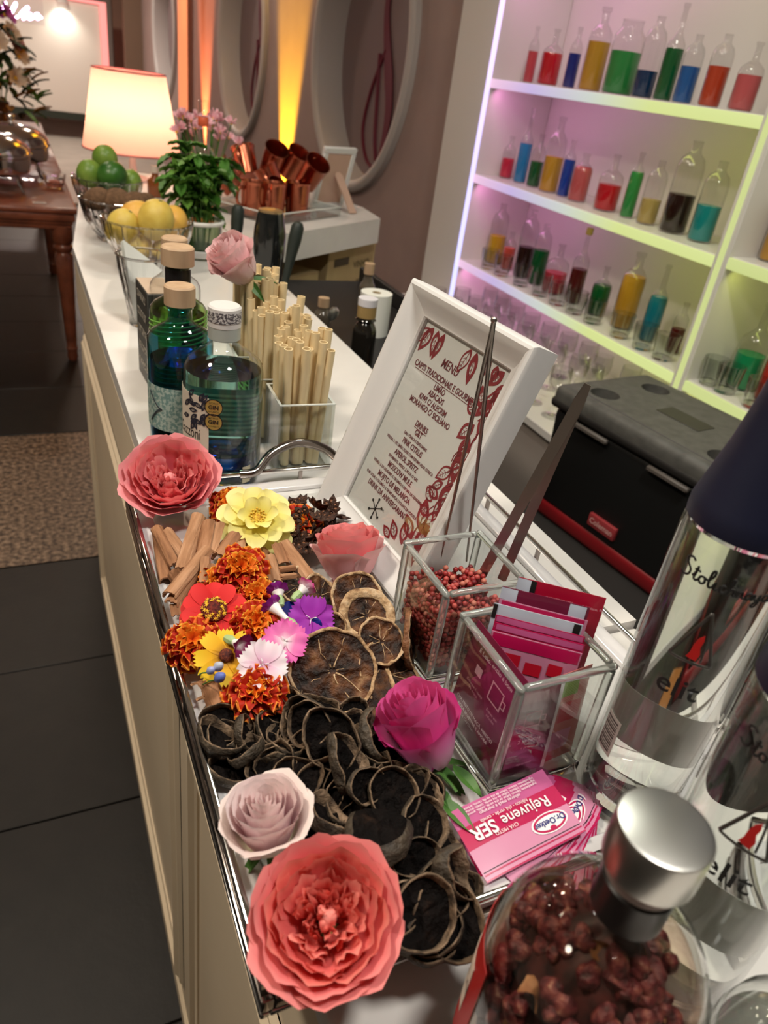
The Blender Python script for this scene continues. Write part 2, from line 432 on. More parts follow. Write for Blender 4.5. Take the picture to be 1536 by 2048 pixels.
# the same tape one shelf up, above the picture
tape(2.45, 2.98, 1.95, .55, (1, .36, .78), nm='led_tape_top_left_offscreen'); tape(1.62, 2.45, 1.95, .26, (.80, .70, .42), nm='led_tape_top_middle_offscreen'); tape(.5, 1.53, 1.95, .6, (.74, .84, .16), nm='led_tape_top_right_offscreen')

# ================================================================== BAR COUNTER
cream = noisy('cream_paint', [(.3, (.72, .60, .44)), (.7, (.77, .65, .48))], 5, .42, .01)
top_m = noisy('white_worktop', [(.3, (.66, .63, .60)), (.62, (.72, .69, .66))], 9, .3)
EX, RXE = .118, .547
bc = thing('bar_counter', 'cream panelled bar counter front under the white worktop', 'counter', (0, 0, 0))
part('front_board', box(EX+.004, EX+.03, -.6, 2.0, 0, CT-.037), cream, bc, False)
part('fascia', box(EX-.004, EX+.03, -.6, 2.0, .93, CT-.037, .003, 1), cream, bc, False)
part('plinth', box(EX-.002, EX+.03, -.6, 2.0, 0, .05, .004, 1), cream, bc, False)
part('curved_front', prism([(EX+.004, 2.0), (.155, 2.3), (.20, 2.7), (.26, 3.2), (.28, 3.2), (.22, 2.7), (.175, 2.3), (EX+.03, 2.0)], 0, CT-.037), cream, bc, False)
part('back_board', box(RXE-.03, RXE-.01, -.6, 2.0, 0, CT-.04), mat('dark_underbar', (.02, .018, .017), .6), bc, False)
prof = [(0, .0), (.006, .0), (.012, .006), (.018, .006), (.024, .012), (.032, .012), (.036, .005), (.042, .003), (.042, 0)]
def panel_frame(y0, y1, z0, z1):
    V, Fc = [], []; n = len(prof)
    for cy_, cz_, sy_, sz_ in ((y0, z0, 1, 1), (y1, z0, -1, 1), (y1, z1, -1, -1), (y0, z1, 1, -1)):
        for d, h in prof: V.append((EX+.004-h, cy_+sy_*d, cz_+sz_*d))
    for c in range(4):
        e = (c+1) % 4
        for k in range(n-1): Fc.append((c*n+k, c*n+k+1, e*n+k+1, e*n+k))
    return V, Fc
for y0, y1 in ((-.5, .62), (.70, 1.96)):
    part('panel_moulding', panel_frame(y0, y1, .09, .88), cream, bc, True, 30)
wt = thing('worktop', 'long white worktop running along the bar', 'worktop', (0, 0, CT))
part('worktop_slab', prism([(EX-.006, .424), (RXE, .424), (RXE, 3.2), (.235, 3.2), (.192, 2.75), (.149, 2.325), (EX-.006, 1.98)], -.028, 0), top_m, wt, False)
part('worktop_slab', box(EX-.006, RXE, -.6, .422, -.036, -.008, .003, 2), top_m, wt, True)
# white return at the far end of the bar
rt = thing('side_counter', 'white side counter at the far end carrying the copper mugs', 'counter', (0, 0, CT))
c1 = Z(597, 464, CT); c2 = Z(761, 437, CT); c3_ = Z(730, 417, CT)
part('slab', prism([(RXE+.004, c1.y-.14), (c1.x, c1.y), (c2.x, c2.y), (c3_.x, c3_.y+.02), (c3_.x-.1, 3.2), (RXE+.004, 3.2)], -.085, 0), top_m, rt, False)
part('leg_panel', prism([(.60, 3.05), (1.02, 3.1), (1.02, 3.15), (.60, 3.12)], -CT, -.085), lacq, rt, False)
# black work shelf behind the bar
ws = thing('work_shelf', 'black work shelf behind the white worktop', 'shelf', (0, 0, 0))
bk = mat('black_plastic', (.012, .011, .011), .45)
part('shelf_board', box(RXE+.02, .98, 1.39, 2.2, .93, .955, .004, 1), bk, ws, False)
part('rim', box(.965, .98, 1.39, 2.2, .955, 1.0, .003, 1), bk, ws, False)
for x in (RXE+.05, .95):
    for y in (1.42, 2.15): part('leg', box(x-.015, x+.015, y-.015, y+.015, 0, .93), bk, ws, False)

# ================================================================== TRAY
chrome = mat('chrome', (.62, .60, .58), .09, 1)
dchrome = mat('smoked_chrome', (.30, .26, .24), .12, 1)
mirror = mat('mirror', (.80, .79, .77), .05, .35, coat=1)
TX0, TX1, TY0, TY1 = .074, .480, .192, .742
tr = thing('serving_tray', 'mirrored serving tray with chrome gallery rails holding flowers and dried fruit', 'tray', (0, 0, 0))
part('mirror_base', box(TX0+.006, TX1-.006, TY0+.006, TY1-.006, T-.006, T, .001, 1), mirror, tr, True)
def rail(z0, z1, w, nm, m):
    g = join(box(TX0, TX0+w, TY0, TY1, z0, z1, .0015, 2), box(TX1-w, TX1, TY0, TY1, z0, z1, .0015, 2),
             box(TX0+w, TX1-w, TY0, TY0+w, z0, z1, .0015, 2), box(TX0+w, TX1-w, TY1-w, TY1, z0, z1, .0015, 2))
    return part(nm, g, m, tr)
rim_m = mat('polished_rim', (.84, .82, .83), .12, .25, coat=1)
w_ = .017
for a_ in ((TX0+.005, TX0+.005+w_, TY0+.005, TY1-.005), (TX1-.005-w_, TX1-.005, TY0+.005, TY1-.005), (TX0+.005+w_, TX1-.005-w_, TY0+.005, TY0+.005+w_), (TX0+.005+w_, TX1-.005-w_, TY1-.005-w_, TY1-.005)):
    part('rim_band', box(*a_, T, T+.006, .001, 1), rim_m, tr)
rail(T-.012, T-.001, .008, 'lower_rail', dchrome)
rail(T+.016, T+.021, .005, 'upper_rail', chrome)
rail(T-.019, T-.014, .006, 'foot_rail', chrome)
for x in (TX0+.003, TX1-.003):
    for k in range(6): part('rail_post', box(x-.002, x+.002, TY0+.004+k*(TY1-TY0-.012)/5, TY0+.008+k*(TY1-TY0-.012)/5, T-.018, T+.017), dchrome, tr)
for y in (TY0+.003, TY1-.003):
    for k in range(1, 4): part('rail_post', box(TX0+k*.1, TX0+k*.1+.004, y-.002, y+.002, T-.018, T+.017), dchrome, tr)
h0 = Z(515, 970, T+.018); h1 = Z(650, 968, T+.018)
def handle(y, s):
    xm = (TX0+TX1)/2; w = .055
    return tube(spline([(xm-w-.02, y, T+.018), (xm-w, y, T+.02), (xm-w*.6, y+s*.012, T+.036), (xm, y+s*.018, T+.044), (xm+w*.6, y+s*.012, T+.036), (xm+w, y, T+.02), (xm+w+.02, y, T+.018)], 6), .0055, 10)
part('handle', handle(TY1-.002, 1), dchrome, tr)

# ================================================================== FLOWERS
def petal(R, H, hw, cup=.5, roll=0, ruffle=0, top=.25, base=.25, tipback=0, notch=0, seed=0, nu=10, nv=8, fold=0):
    """one petal wrapped round the flower axis, facing +x: returns geometry and claw-to-margin values"""
    rnd = random.Random(seed); ph = rnd.random()*6; ph2 = rnd.random()*6
    V, pv = [], []
    for j in range(nv+1):
        v = j/nv
        for i in range(nu+1):
            u = 2*i/nu-1
            wv = (base+(1-base)*math.sin(min(v*1.35, 1)*PI/2))
            ang = hw*u*wv
            tv = v*(1-top*abs(u)**2.4*v) - notch*max(0, .35-abs(u))*v**4
            r = R*(tv**cup) if tv > 0 else 0
            z = H*tv
            rl = max(0, v-.62)/.38
            r += roll*rl*rl; z -= abs(roll)*.55*rl**3
            r += ruffle*math.sin(u*5+ph)*v**2+ruffle*.6*math.sin(u*11+ph2)*v**3
            z += ruffle*.5*math.sin(u*8+ph2)*v**3
            if fold: ang += fold*math.sin(v*2.6)*.3; r *= 1-abs(fold)*.5*(1-abs(u))*v
            V.append((r*math.cos(ang), r*math.sin(ang), z)); pv.append(max(v*v*.6+.4*v, abs(u)**3*v))
    Fc = [(j*(nu+1)+i, j*(nu+1)+i+1, (j+1)*(nu+1)+i+1, (j+1)*(nu+1)+i) for j in range(nv) for i in range(nu)]
    return (V, Fc), pv
def flat_petal(L, W, dish=.1, droop=0, ruffle=0, teeth=0, seed=0, nu=8, nv=8, tip=.5, narrow=.25):
    """petal lying outwards along +x"""
    rnd = random.Random(seed); ph = rnd.random()*6
    V, pv = [], []
    for j in range(nv+1):
        v = j/nv
        for i in range(nu+1):
            u = 2*i/nu-1
            shape = (narrow+(1-narrow)*math.sin(min(1, v/.68)*PI/2))
            if v > .68: shape *= math.sqrt(max(0, 1-((v-.68)/.32)**2*tip))
            x = L*(v-(.16*tip*abs(u)**2)*v)
            if teeth and j == nv: x += teeth*L*(1 if i % 2 else -1)
            y = W*.5*u*shape
            z = dish*W*(u*u)*v - droop*L*v*v + ruffle*L*math.sin(u*6+ph)*v*v
            V.append((x, y, z)); pv.append(v)
    Fc = [(j*(nu+1)+i, j*(nu+1)+i+1, (j+1)*(nu+1)+i+1, (j+1)*(nu+1)+i) for j in range(nv) for i in range(nu)]
    return (V, Fc), pv
def add_petal(parent, gp, m, rotz, loc=(0, 0, 0), tilt=0, roll=0, name='petal'):
    g, pv = gp
    d = me('petal', g, m, True, 0, pv)
    M = Matrix.Translation(loc) @ Matrix.Rotation(rotz, 4, 'Z') @ Matrix.Rotation(-tilt, 4, 'Y') @ Matrix.Rotation(roll, 4, 'X')
    return link(name, d, parent, M=M)
green = noisy('leaf_green', [(.3, (.03, .10, .015)), (.7, (.09, .22, .04))], 60, .5)
def leaf_geo(L, W, curl=.15):
    return grid(lambda u, v: (L*v, W*(u-.5)*math.sin(PI*min(1, v*.98+.02))**.8*(1-.3*v), curl*L*(-v*v)+.35*W*abs(u-.5)*1.0), 4, 6)

def garden_rose(label, loc, n, R, mats, seed, spin=0):
    """open cupped garden rose: guard petals, cup petals, quartered crumpled heart"""
    rnd = random.Random(seed); inner, midm, outer = mats
    t = thing('garden_rose', label, 'rose', M=orient(n, spin, loc))
    H = R*.95
    for k in range(7):       # guard petals
        add_petal(t, petal(R*1.04, H*.90, .66, .40, R*.10*rnd.uniform(.2, 1.2), R*.03, .24, .3, seed=rnd.random()), outer, k*2*PI/7+rnd.uniform(-.15, .15), (0, 0, -.02*R))
    for lay, (cnt, r, h, rl) in enumerate(((7, .95, .97, .02), (8, .86, 1.0, -.03), (8, .76, 1.0, -.06))):
        for k in range(cnt):
            add_petal(t, petal(R*r, H*h, .62, .42, R*rl, R*.03, .2, .35, seed=rnd.random()), outer if lay == 0 else midm, (k+lay*.4)*2*PI/cnt+rnd.uniform(-.15, .15))
    for q in range(5):       # quarters of crumpled inner petals
        qa = q*2*PI/5+rnd.uniform(-.2, .2)
        for k in range(7):
            r = R*(.17+.068*k); h = H*rnd.uniform(.74, .93)
            add_petal(t, petal(r, h, rnd.uniform(.4, .62), .32, R*rnd.uniform(-.02, .06), R*rnd.uniform(.03, .06), .3, .5, seed=rnd.random(), fold=rnd.uniform(-.5, .5)), inner if k < 5 else midm,
                      qa+rnd.uniform(-.42, .42), (0, 0, H*.02), rnd.uniform(-.1, .08))
    for k in range(4):       # a few petals folded over the heart
        a = rnd.random()*6.28
        add_petal(t, petal(R*.34, H*.62, .8, .5, -R*.16, R*.04, .3, .5, seed=rnd.random()), midm, a, (-.1*R*math.cos(a), -.1*R*math.sin(a), H*.24), .15)
    part('receptacle', sphere(R*.25, 12, 8, sz=.5), green, t, loc=(0, 0, R*.0))
    return t
def bud_rose(label, loc, n, R, H, mats, seed, spin=0, openness=.3, sepals=True, stem=0):
    rnd = random.Random(seed); inner, midm, outer = mats
    t = thing('rose', label, 'rose', M=orient(n, spin, loc))
    for k in range(5):
        add_petal(t, petal(R*1.03, H*rnd.uniform(.72, .86), .85, .33, R*openness*rnd.uniform(.7, 1.2), R*.04, .2, .45, seed=rnd.random()), outer, k*2*PI/5+rnd.uniform(-.1, .1))
    for lay, (cnt, r, h, rl) in enumerate(((5, .90, .92, .12), (5, .76, .98, .08), (5, .56, 1.03, .05), (4, .43, 1.04, .03), (4, .31, 1.04, .02), (3, .2, 1.04, .0), (3, .1, 1.03, 0))):
        for k in range(cnt):
            add_petal(t, petal(R*r, H*h*rnd.uniform(.96, 1.02), 1.0 if lay < 4 else 1.3, .32, R*rl*openness*3, R*.025, .16, .5, seed=rnd.random()), midm if lay < 3 else inner, (k+lay*.43)*2*PI/cnt+rnd.uniform(-.1, .1))
    if sepals:
        for k in range(5): link('sepal', me('sepal', leaf_geo(R*1.15, R*.4, .5), green), t, M=Matrix.Rotation(k*2*PI/5, 4, 'Z') @ Matrix.Rotation(.25, 4, 'Y'))
        part('stem', tube([(0, 0, .004), (0, 0, -.012-stem*.5), (R*.15, 0, -.014-stem)], R*.09, 8), green, t)
    return t
coral = (petal_mat('coral_heart', (.76, .11, .10), (.83, .16, .14), (.90, .28, .23)),
         petal_mat('coral_mid', (.78, .13, .12), (.84, .17, .16), (.91, .31, .26)),
         petal_mat('coral_outer', (.80, .20, .21), (.83, .17, .19), (.88, .29, .28)))
pinkc = (petal_mat('pink_heart', (.79, .14, .17), (.84, .20, .22), (.91, .34, .34)),
         petal_mat('pink_mid', (.78, .12, .16), (.84, .19, .22), (.91, .34, .34)),
         petal_mat('pink_outer', (.84, .28, .30), (.84, .22, .26), (.89, .36, .38)))
pale = (petal_mat('blush_heart', (.86, .52, .56), (.90, .66, .68), (.94, .79, .78)),
        petal_mat('blush_mid', (.86, .54, .58), (.90, .68, .70), (.94, .80, .79)),
        petal_mat('blush_outer', (.72, .70, .48), (.86, .70, .66), (.90, .76, .72)))
magen = (petal_mat('magenta_heart', (.72, .07, .34), (.76, .08, .35), (.82, .13, .40)),
         petal_mat('magenta_mid', (.72, .10, .42), (.76, .08, .36), (.80, .12, .38)),
         petal_mat('magenta_outer', (.86, .56, .70), (.80, .24, .52), (.74, .06, .33)))
softp = (petal_mat('soft_pink_heart', (.84, .46, .48), (.87, .52, .54), (.90, .60, .60)),
         petal_mat('soft_pink_mid', (.84, .48, .50), (.88, .54, .56), (.91, .63, .63)),
         petal_mat('soft_pink_outer', (.88, .70, .66), (.89, .62, .63), (.90, .60, .62)))
def cdir(p, up=.5):
    return (tocam(p)*(1-up)+Vector((0, 0, 1))*up).normalized()
p = Z(650, 1850, T+.028); garden_rose('large coral garden rose at the near corner of the tray', p, cdir(p, .30), .0385, coral, 3, .4)
p = Z(345, 985, T+.020); garden_rose('open pink garden rose in front of the blue gin bottles', p, (-.15, -.45, .9), .047, pinkc, 11, 1.2)
p = Z(540, 1690, T+.018); bud_rose('pale blush rose lying against the large coral rose', p, (-.12, .05, .95), .0235, .046, pale, 5, .3, .22)
p = Z(872, 1530, T+.006); bud_rose('magenta rose bud with green leaves beside the tea sachet vase', p, (-.36, .30, .9), .027, .068, magen, 8, 2.2, .14)
p = Z(700, 1165, T+.004); bud_rose('pink rose standing at the foot of the menu frame', p, (-.02, .36, .95), .033, .056, (pinkc[0], pinkc[1], softp[0]), 21, .9, .10)
rs = bud_rose('soft pink rose resting on top of the straws', YY(498, 560, .985), (-.52, -.12, .62), .030, .066, softp, 14, 1.0, .16, True, .05)
# leaves of the magenta rose
lf = thing('rose_leaf_spray', 'spray of green leaves under the magenta rose bud', 'leaves', Z(868, 1545, T+.012))
for (px, py, dx, dy, L) in ((905, 1535, 30, 40, .030), (875, 1575, 12, 30, .022), (880, 1600, 35, 45, .034), (850, 1545, -30, 15, .022)):
    a = Z(px, py, T+.016); b = Z(px+dx, py+dy, T+.012); d = (b-a)
    link('leaf', me('leaf', leaf_geo(L, L*.42, .2), green), lf, M=Matrix.Translation(a-lf.location) @ Matrix.Rotation(math.atan2(d.y, d.x), 4, 'Z') @ Matrix.Rotation(-.15, 4, 'Y'))
part('stem', tube([(0, 0, 0), (.003, -.004, .002), (.006, -.014, .002), (.008, -.02, .0)], .0012, 6), green, lf)

def disc_flower(name, label, cat, loc, n, rows, m, centre, seed, spin=0):
    """rows: (count, length, width, tilt, z, kwargs)"""
    rnd = random.Random(seed); t = thing(name, label, cat, M=orient(n, spin, loc))
    for ri, (cnt, L, W, tilt, z, kw) in enumerate(rows):
        for k in range(cnt):
            mm = m[ri % len(m)] if isinstance(m, list) else m
            add_petal(t, flat_petal(L*rnd.uniform(.92, 1.06), W, seed=rnd.random(), **kw), mm, (k+ri*.5)*2*PI/cnt+rnd.uniform(-.1, .1), (0, 0, z), tilt+rnd.uniform(-.1, .1), rnd.uniform(-.15, .15))
    centre(t, rnd); return t
yel_f = petal_mat('dahlia_yellow', (.80, .62, .06), (.86, .76, .18), (.90, .84, .36), .3)
def dahlia_c(t, rnd):
    part('flower_centre', sphere(.0075, 12, 8, sz=.6), noisy('dahlia_eye', [(.4, (.45, .20, .01)), (.6, (.8, .55, .05))], 400, .7, .3), t, loc=(0, 0, .004))
    g = []
    for k in range(22):
        a = k*2.4; r = .0035+.004*math.sqrt(k/22)
        g.append(tube([(r*math.cos(a), r*math.sin(a), .005), (r*1.15*math.cos(a), r*1.15*math.sin(a), .0105)], [.0007, .0010], 5))
    part('stamens', join(*g), mat('stamen_gold', (.62, .38, .02), .6), t)
p = Z(514, 1040, T+.040)
disc_flower('dahlia', 'pale yellow dahlia with an orange eye beside the star anise', 'dahlia', p, (-.10, -.50, .85),
            [(9, .043, .025, -.10, .0, dict(dish=.10, droop=.10)), (9, .036, .022, .22, .002, dict(dish=.14, droop=.08)), (6, .024, .016, .5, .004, dict(dish=.2))], yel_f, dahlia_c, 4)
red_f = petal_mat('zinnia_red', (.45, .004, .006), (.66, .012, .014), (.74, .03, .03), .2)
gold = mat('stamen_yellow', (.85, .50, .03), .6)
def zinnia_c(t, rnd):
    part('flower_centre', sphere(.011, 16, 10, sz=.55), noisy('zinnia_eye', [(.4, (.06, .004, .004)), (.6, (.2, .02, .01))], 300, .8, .4), t, loc=(0, 0, .003))
    star = []
    for k in range(5):
        a = k*2*PI/5; star.append(grid(lambda u, v, a=a: (math.cos(a)*.0018*v-math.sin(a)*.0006*(u-.5)*(1-v), math.sin(a)*.0018*v+math.cos(a)*.0006*(u-.5)*(1-v), .0005*v), 1, 1))
    d = me('floret', join(*star, sphere(.0006, 6, 4)), gold)
    for k in range(34):
        a = k*2.399; r = .0062+.0032*(k % 3)/2
        link('floret', d, t, M=orient((math.cos(a)*.5, math.sin(a)*.5, 1), rnd.random()*3, (r*math.cos(a), r*math.sin(a), .0085-.0010*(k % 3)), 1.25))
p = Z(428, 1222, T+.040)
disc_flower('zinnia', 'bright red zinnia with a ring of yellow florets', 'zinnia', p, cdir(p, .45),
            [(11, .030, .0165, -.12, 0, dict(dish=.05, droop=.12)), (10, .026, .015, .10, .002, dict(dish=.08, droop=.10))], red_f, zinnia_c, 9)
mg_r = petal_mat('marigold_dark_red', (.26, .006, .003), (.42, .012, .005), (.48, .025, .006), .15, edge=(.82, .26, .03))
mg_o = petal_mat('marigold_orange', (.46, .03, .004), (.66, .10, .006), (.74, .17, .01), .15, edge=(.88, .46, .05))
def marigold(label, px, py, R, seed, dz=.03, up=.5, orange=.5):
    rnd = random.Random(seed); p = Z(px, py, T+dz)
    t = thing('marigold', label, 'marigold', M=orient(cdir(p, up), rnd.random()*6, p), group='french marigolds among the cinnamon')
    for lay, (cnt, L, tilt, z) in enumerate(((12, 1.0, -.25, 0), (12, .92, .10, .08), (11, .76, .40, .14), (9, .58, .75, .18), (7, .40, 1.1, .2))):
        for k in range(cnt):
            m = mg_o if (lay >= 4 or (lay == 3 and orange > .3) or rnd.random() < orange*.18) else mg_r
            add_petal(t, flat_petal(R*L*rnd.uniform(.85, 1.05), R*.58, dish=.16, droop=.2, ruffle=.20, seed=rnd.random(), tip=.35, nu=8, nv=6), m, (k+lay*.5)*2*PI/cnt+rnd.uniform(-.2, .2), (0, 0, R*z), tilt+rnd.uniform(-.2, .2), rnd.uniform(-.5, .5))
    part('calyx', lathe([(0, -R*.5), (R*.18, -R*.45), (R*.25, 0), (R*.2, R*.1), (0, R*.12)], 10), green, t)
    return t
for i, (px, py, R, dz, lab, og) in enumerate(((462, 1010, .026, .022, 'red and orange marigold half behind the yellow dahlia, towards the pink garden rose', .6), (596, 1052, .030, .020, 'dark red marigold half behind the yellow dahlia, towards the star anise', .2),
        (482, 1140, .027, .045, 'orange-hearted marigold lying on top of the cinnamon sticks', .8), (512, 1192, .020, .036, 'small orange marigold between the zinnia and the torenias', .9),
        (512, 1248, .024, .036, 'orange marigold beside the red zinnia', 1.0), (385, 1285, .025, .030, 'red and orange marigold against the chrome rail of the tray', .6), (512, 1385, .027, .030, 'deep red marigold above the dried lime slices', .05),
        (440, 1170, .022, .030, 'yellow-orange marigold tucked behind the red zinnia', .9))):
    marigold(lab, px, py, R, 30+i, dz, .5, og)
# dianthus: five fringed petals
def dianthus(label, px, py, R, cols, seed, dz=.04, up=.35):
    rnd = random.Random(seed); p = Z(px, py, T+dz); t = thing('dianthus', label, 'dianthus', M=orient(cdir(p, up), rnd.random()*6, p))
    m = petal_mat('dianthus_%d' % seed, *cols, trans=.25)
    for k in range(5):
        add_petal(t, flat_petal(R, R*1.15, dish=.08, droop=.05, ruffle=.05, teeth=.06, seed=rnd.random(), nu=12, nv=6, tip=.15, narrow=.12), m, k*2*PI/5+rnd.uniform(-.1, .1), (0, 0, .001*(k % 2)), .15)
    part('flower_centre', lathe([(0, -R*.7), (R*.1, -R*.6), (R*.13, 0), (0, R*.06)], 8), green, t)
    part('pistil', join(*[tube([(0, 0, 0), (R*.12*math.cos(a), R*.12*math.sin(a), R*.2), (R*.25*math.cos(a), R*.25*math.sin(a), R*.22)], .0004, 4) for a in (0, 2.5, 4.4)]), mat('pistil_white', (.85, .8, .82), .6), t)
dianthus('hot pink dianthus with toothed petals', 570, 1284, .017, ((.9, .82, .85), (.86, .22, .52), (.80, .14, .48)), 41, .050)
dianthus('pale pink and white dianthus with fringed petals', 526, 1330, .018, ((.72, .35, .55), (.86, .66, .78), (.88, .82, .86)), 42, .046)
dianthus('purple dianthus next to the dried orange slices', 622, 1238, .019, ((.42, .04, .45), (.38, .03, .46), (.40, .05, .50)), 43, .036, .2)
# torenia trumpets
tw = petal_mat('torenia_white', (.85, .8, .82), (.85, .8, .84), (.82, .7, .8)); tp = petal_mat('torenia_purple', (.8, .6, .8), (.35, .03, .30), (.22, .01, .22))
def torenia(label, px, py, px2, py2, seed, dz=.045, lipm=None):
    a = Z(px, py, T+dz); b = Z(px2, py2, T+dz-.004); d = (a-b); L = d.length
    t = thing('torenia', label, 'torenia', M=orient(d, seed, b))
    part('flower_tube', lathe([(.0012, 0), (.0018, L*.3), (.0030, L*.7), (.0055, L)], 12), mat('torenia_tube', (.86, .80, .80), .5), t)
    part('calyx', lathe([(.0, -.002), (.0030, .0), (.0040, .006), (.0030, .010), (.0015, .012)], 8), mat('pale_calyx', (.35, .48, .22), .5), t)
    for k in range(4):
        add_petal(t, flat_petal(.011, .013, dish=.2, droop=.1, ruffle=.08, seed=seed+k*.1, tip=.4, narrow=.35), lipm or tp, k*PI/2, (0, 0, L-.001), .55)
torenia('purple and white torenia lying over the blue petals', 548, 1215, 592, 1255, 1, .050)
torenia('purple-lipped torenia nearest the cinnamon', 556, 1185, 562, 1212, 2, .052)
torenia('pink and white torenia by the dried orange slices', 608, 1178, 585, 1200, 3, .048, petal_mat('torenia_pink', (.86, .8, .82), (.84, .6, .7), (.6, .05, .25)))
torenia('white torenia with a maroon lip on the yellow tickseed', 480, 1290, 452, 1276, 4, .052, petal_mat('torenia_maroon', (.86, .82, .8), (.3, .02, .12), (.16, .01, .08)))
# tickseed, butterfly pea, blue buds
def eye(t, rnd): part('flower_centre', sphere(.0055, 12, 6, sz=.6), noisy('tickseed_eye', [(.4, (.05, .006, .006)), (.6, (.16, .03, .01))], 500, .8, .3), t, loc=(0, 0, .002))
p = Z(452, 1312, T+.042)
disc_flower('tickseed', 'yellow tickseed with a maroon eye by the tray rail', 'tickseed', p, cdir(p, .4), [(8, .023, .013, .0, 0, dict(dish=.06, droop=.06, teeth=.05, tip=.15))],
            petal_mat('tickseed_yellow', (.16, .01, .01), (.80, .42, .01), (.86, .58, .03), .2), eye, 6)
blue_f = petal_mat('pea_blue', (.01, .012, .10), (.008, .01, .16), (.01, .015, .22), .2)
p = Z(585, 1262, T+.028); disc_flower('butterfly_pea', 'deep blue butterfly pea flower beneath the torenias', 'flower', p, cdir(p, .4), [(4, .026, .026, .1, 0, dict(dish=.15, ruffle=.08))], blue_f, eye, 16)
for px, py, L, lab, c in ((430, 1338, .012, 'pale grey-blue flower bud lying on the tray rail', (.42, .45, .55)), (432, 1360, .013, 'small blue flower bud below the tickseed', (.12, .16, .48)), (416, 1345, .010, 'tiny lilac bud beside the pale flower bud', (.33, .36, .6))):
    b = thing('flower_bud', lab, 'bud', M=orient((.3, -.5, .8), 0, Z(px, py, T+.042)))
    part('bud', lathe([(0, 0), (L*.22, L*.15), (L*.32, L*.5), (L*.2, L*.85), (0, L)], 10), mat('bud_%d' % py, c, .5), b)
    part('stem', tube([(0, 0, 0), (0, .002, -L*.6), (.001, .003, -L*1.6)], .0006, 5), green, b)

# ================================================================== CINNAMON, ANISE, DRIED FRUIT
cinn = [noisy('cinnamon_a', [(.3, (.16, .065, .028)), (.5, (.30, .135, .06)), (.7, (.42, .21, .11))], 120, .8, .3, stretch=(1, 1, .18)),
        noisy('cinnamon_b', [(.3, (.24, .11, .05)), (.5, (.38, .19, .095)), (.7, (.50, .28, .16))], 120, .8, .3, stretch=(1, 1, .18))]
def bark(L, r, arc, th, seed):
    """curled strip of bark, axis along z"""
    rnd = random.Random(seed); n = 14; m = 5; V, Fc = [], []
    for j in range(m+1):
        z = L*(j/m-.5)
        for i in range(n+1):
            a = arc*(i/n-.5); sp = 1-.28*max(0, abs(a)-2.2)/1.4
            for rr in (r*sp, r*sp-th):
                k = 1+.05*noise.noise((a*2, z*60, seed))
                V.append((rr*k*math.cos(a), rr*k*math.sin(a), z+.002*noise.noise((a*3, seed, j//5*3))*(1 if j in (0, m) else 0)))
    w = 2*(n+1)
    for j in range(m):
        for i in range(n):
            o = j*w+2*i; p = o+w
            Fc += [(o, o+2, p+2, p), (o+1, p+1, p+3, o+3)]
        for i in (0, n): o = j*w+2*i; Fc.append((o, o+w, o+w+1, o+1) if i == 0 else (o+1, o+w+1, o+w, o))
    for j, s in ((0, 1), (m, -1)):
        for i in range(n):
            o = j*w+2*i; Fc.append((o, o+1, o+3, o+2) if s > 0 else (o, o+2, o+3, o+1))
    return V, Fc
CIN = [(316, 1063, 331, 1161, .007, 6.4, .010), (334, 1067, 370, 1116, .0075, 6.6, .016), (313, 1062, 350, 1130, .006, 3.2, .020), (394, 1041, 363, 1143, .009, 2.6, .030), (420, 1052, 409, 1111, .009, 2.8, .034),
       (438, 1059, 422, 1114, .010, 2.9, .030), (472, 1078, 441, 1119, .010, 3.0, .036), (412, 1106, 342, 1192, .008, 3.4, .030), (396, 1135, 344, 1210, .008, 3.2, .024), (409, 1122, 406, 1169, .006, 2.6, .034),
       (425, 1135, 417, 1168, .006, 2.6, .034), (485, 1073, 480, 1109, .008, 2.8, .024), (503, 1083, 498, 1106, .008, 3.0, .020), (538, 1120, 550, 1168, .008, 3.3, .030), (552, 1096, 566, 1132, .008, 3.2, .024),
       (570, 1093, 622, 1162, .008, 3.6, .022), (557, 1141, 586, 1137, .004, 2.6, .028), (560, 1156, 588, 1153, .004, 2.6, .028), (352, 1210, 356, 1232, .008, 3.0, .016), (392, 1386, 418, 1378, .009, 3.0, .016),
       (424, 1376, 436, 1412, .009, 2.8, .018), (405, 1412, 430, 1402, .008, 3.0, .010), (500, 1140, 520, 1170, .008, 5, .016), (455, 1090, 460, 1130, .009, 5.5, .018), (350, 1150, 385, 1200, .008, 6.2, .012),
       (385, 1090, 400, 1140, .009, 6, .012), (525, 1100, 535, 1140, .009, 5.5, .012), (380, 1200, 400, 1260, .008, 5, .012), (440, 1250, 470, 1290, .009, 5.5, .012), (540, 1370, 580, 1395, .008, 5, .014), (575, 1300, 600, 1340, .008, 5, .012), (470, 1180, 500, 1230, .008, 5, .012)]
for i, (x0, y0, x1, y1, r, arc, dz) in enumerate(CIN):
    a = Z(x0, y0, T+dz+.004); b = Z(x1, y1, T+dz-.002); d = b-a
    q = orient(d, random.Random(i).uniform(-.5, .5), (a+b)/2)
    # turn the open side downwards
    ang = math.atan2((q.inverted().to_3x3() @ Vector((0, 0, 1))).y, (q.inverted().to_3x3() @ Vector((0, 0, 1))).x)
    q = q @ Matrix.Rotation(ang+random.Random(i+99).uniform(-.7, .7), 4, 'Z')
    o = single('cinnamon_stick', bark(d.length*1.08, r*.9, arc*.92, .0017, i), cinn[i % 2], 'curled brown cinnamon stick heaped with the flowers on the tray', 'cinnamon', 'cinnamon sticks on the tray', ang=50)
    o.matrix_world = q
anise_m = noisy('star_anise', [(.35, (.018, .007, .004)), (.65, (.075, .028, .014))], 200, .7, .4)
seed_m = mat('anise_seed', (.16, .06, .025), .3)
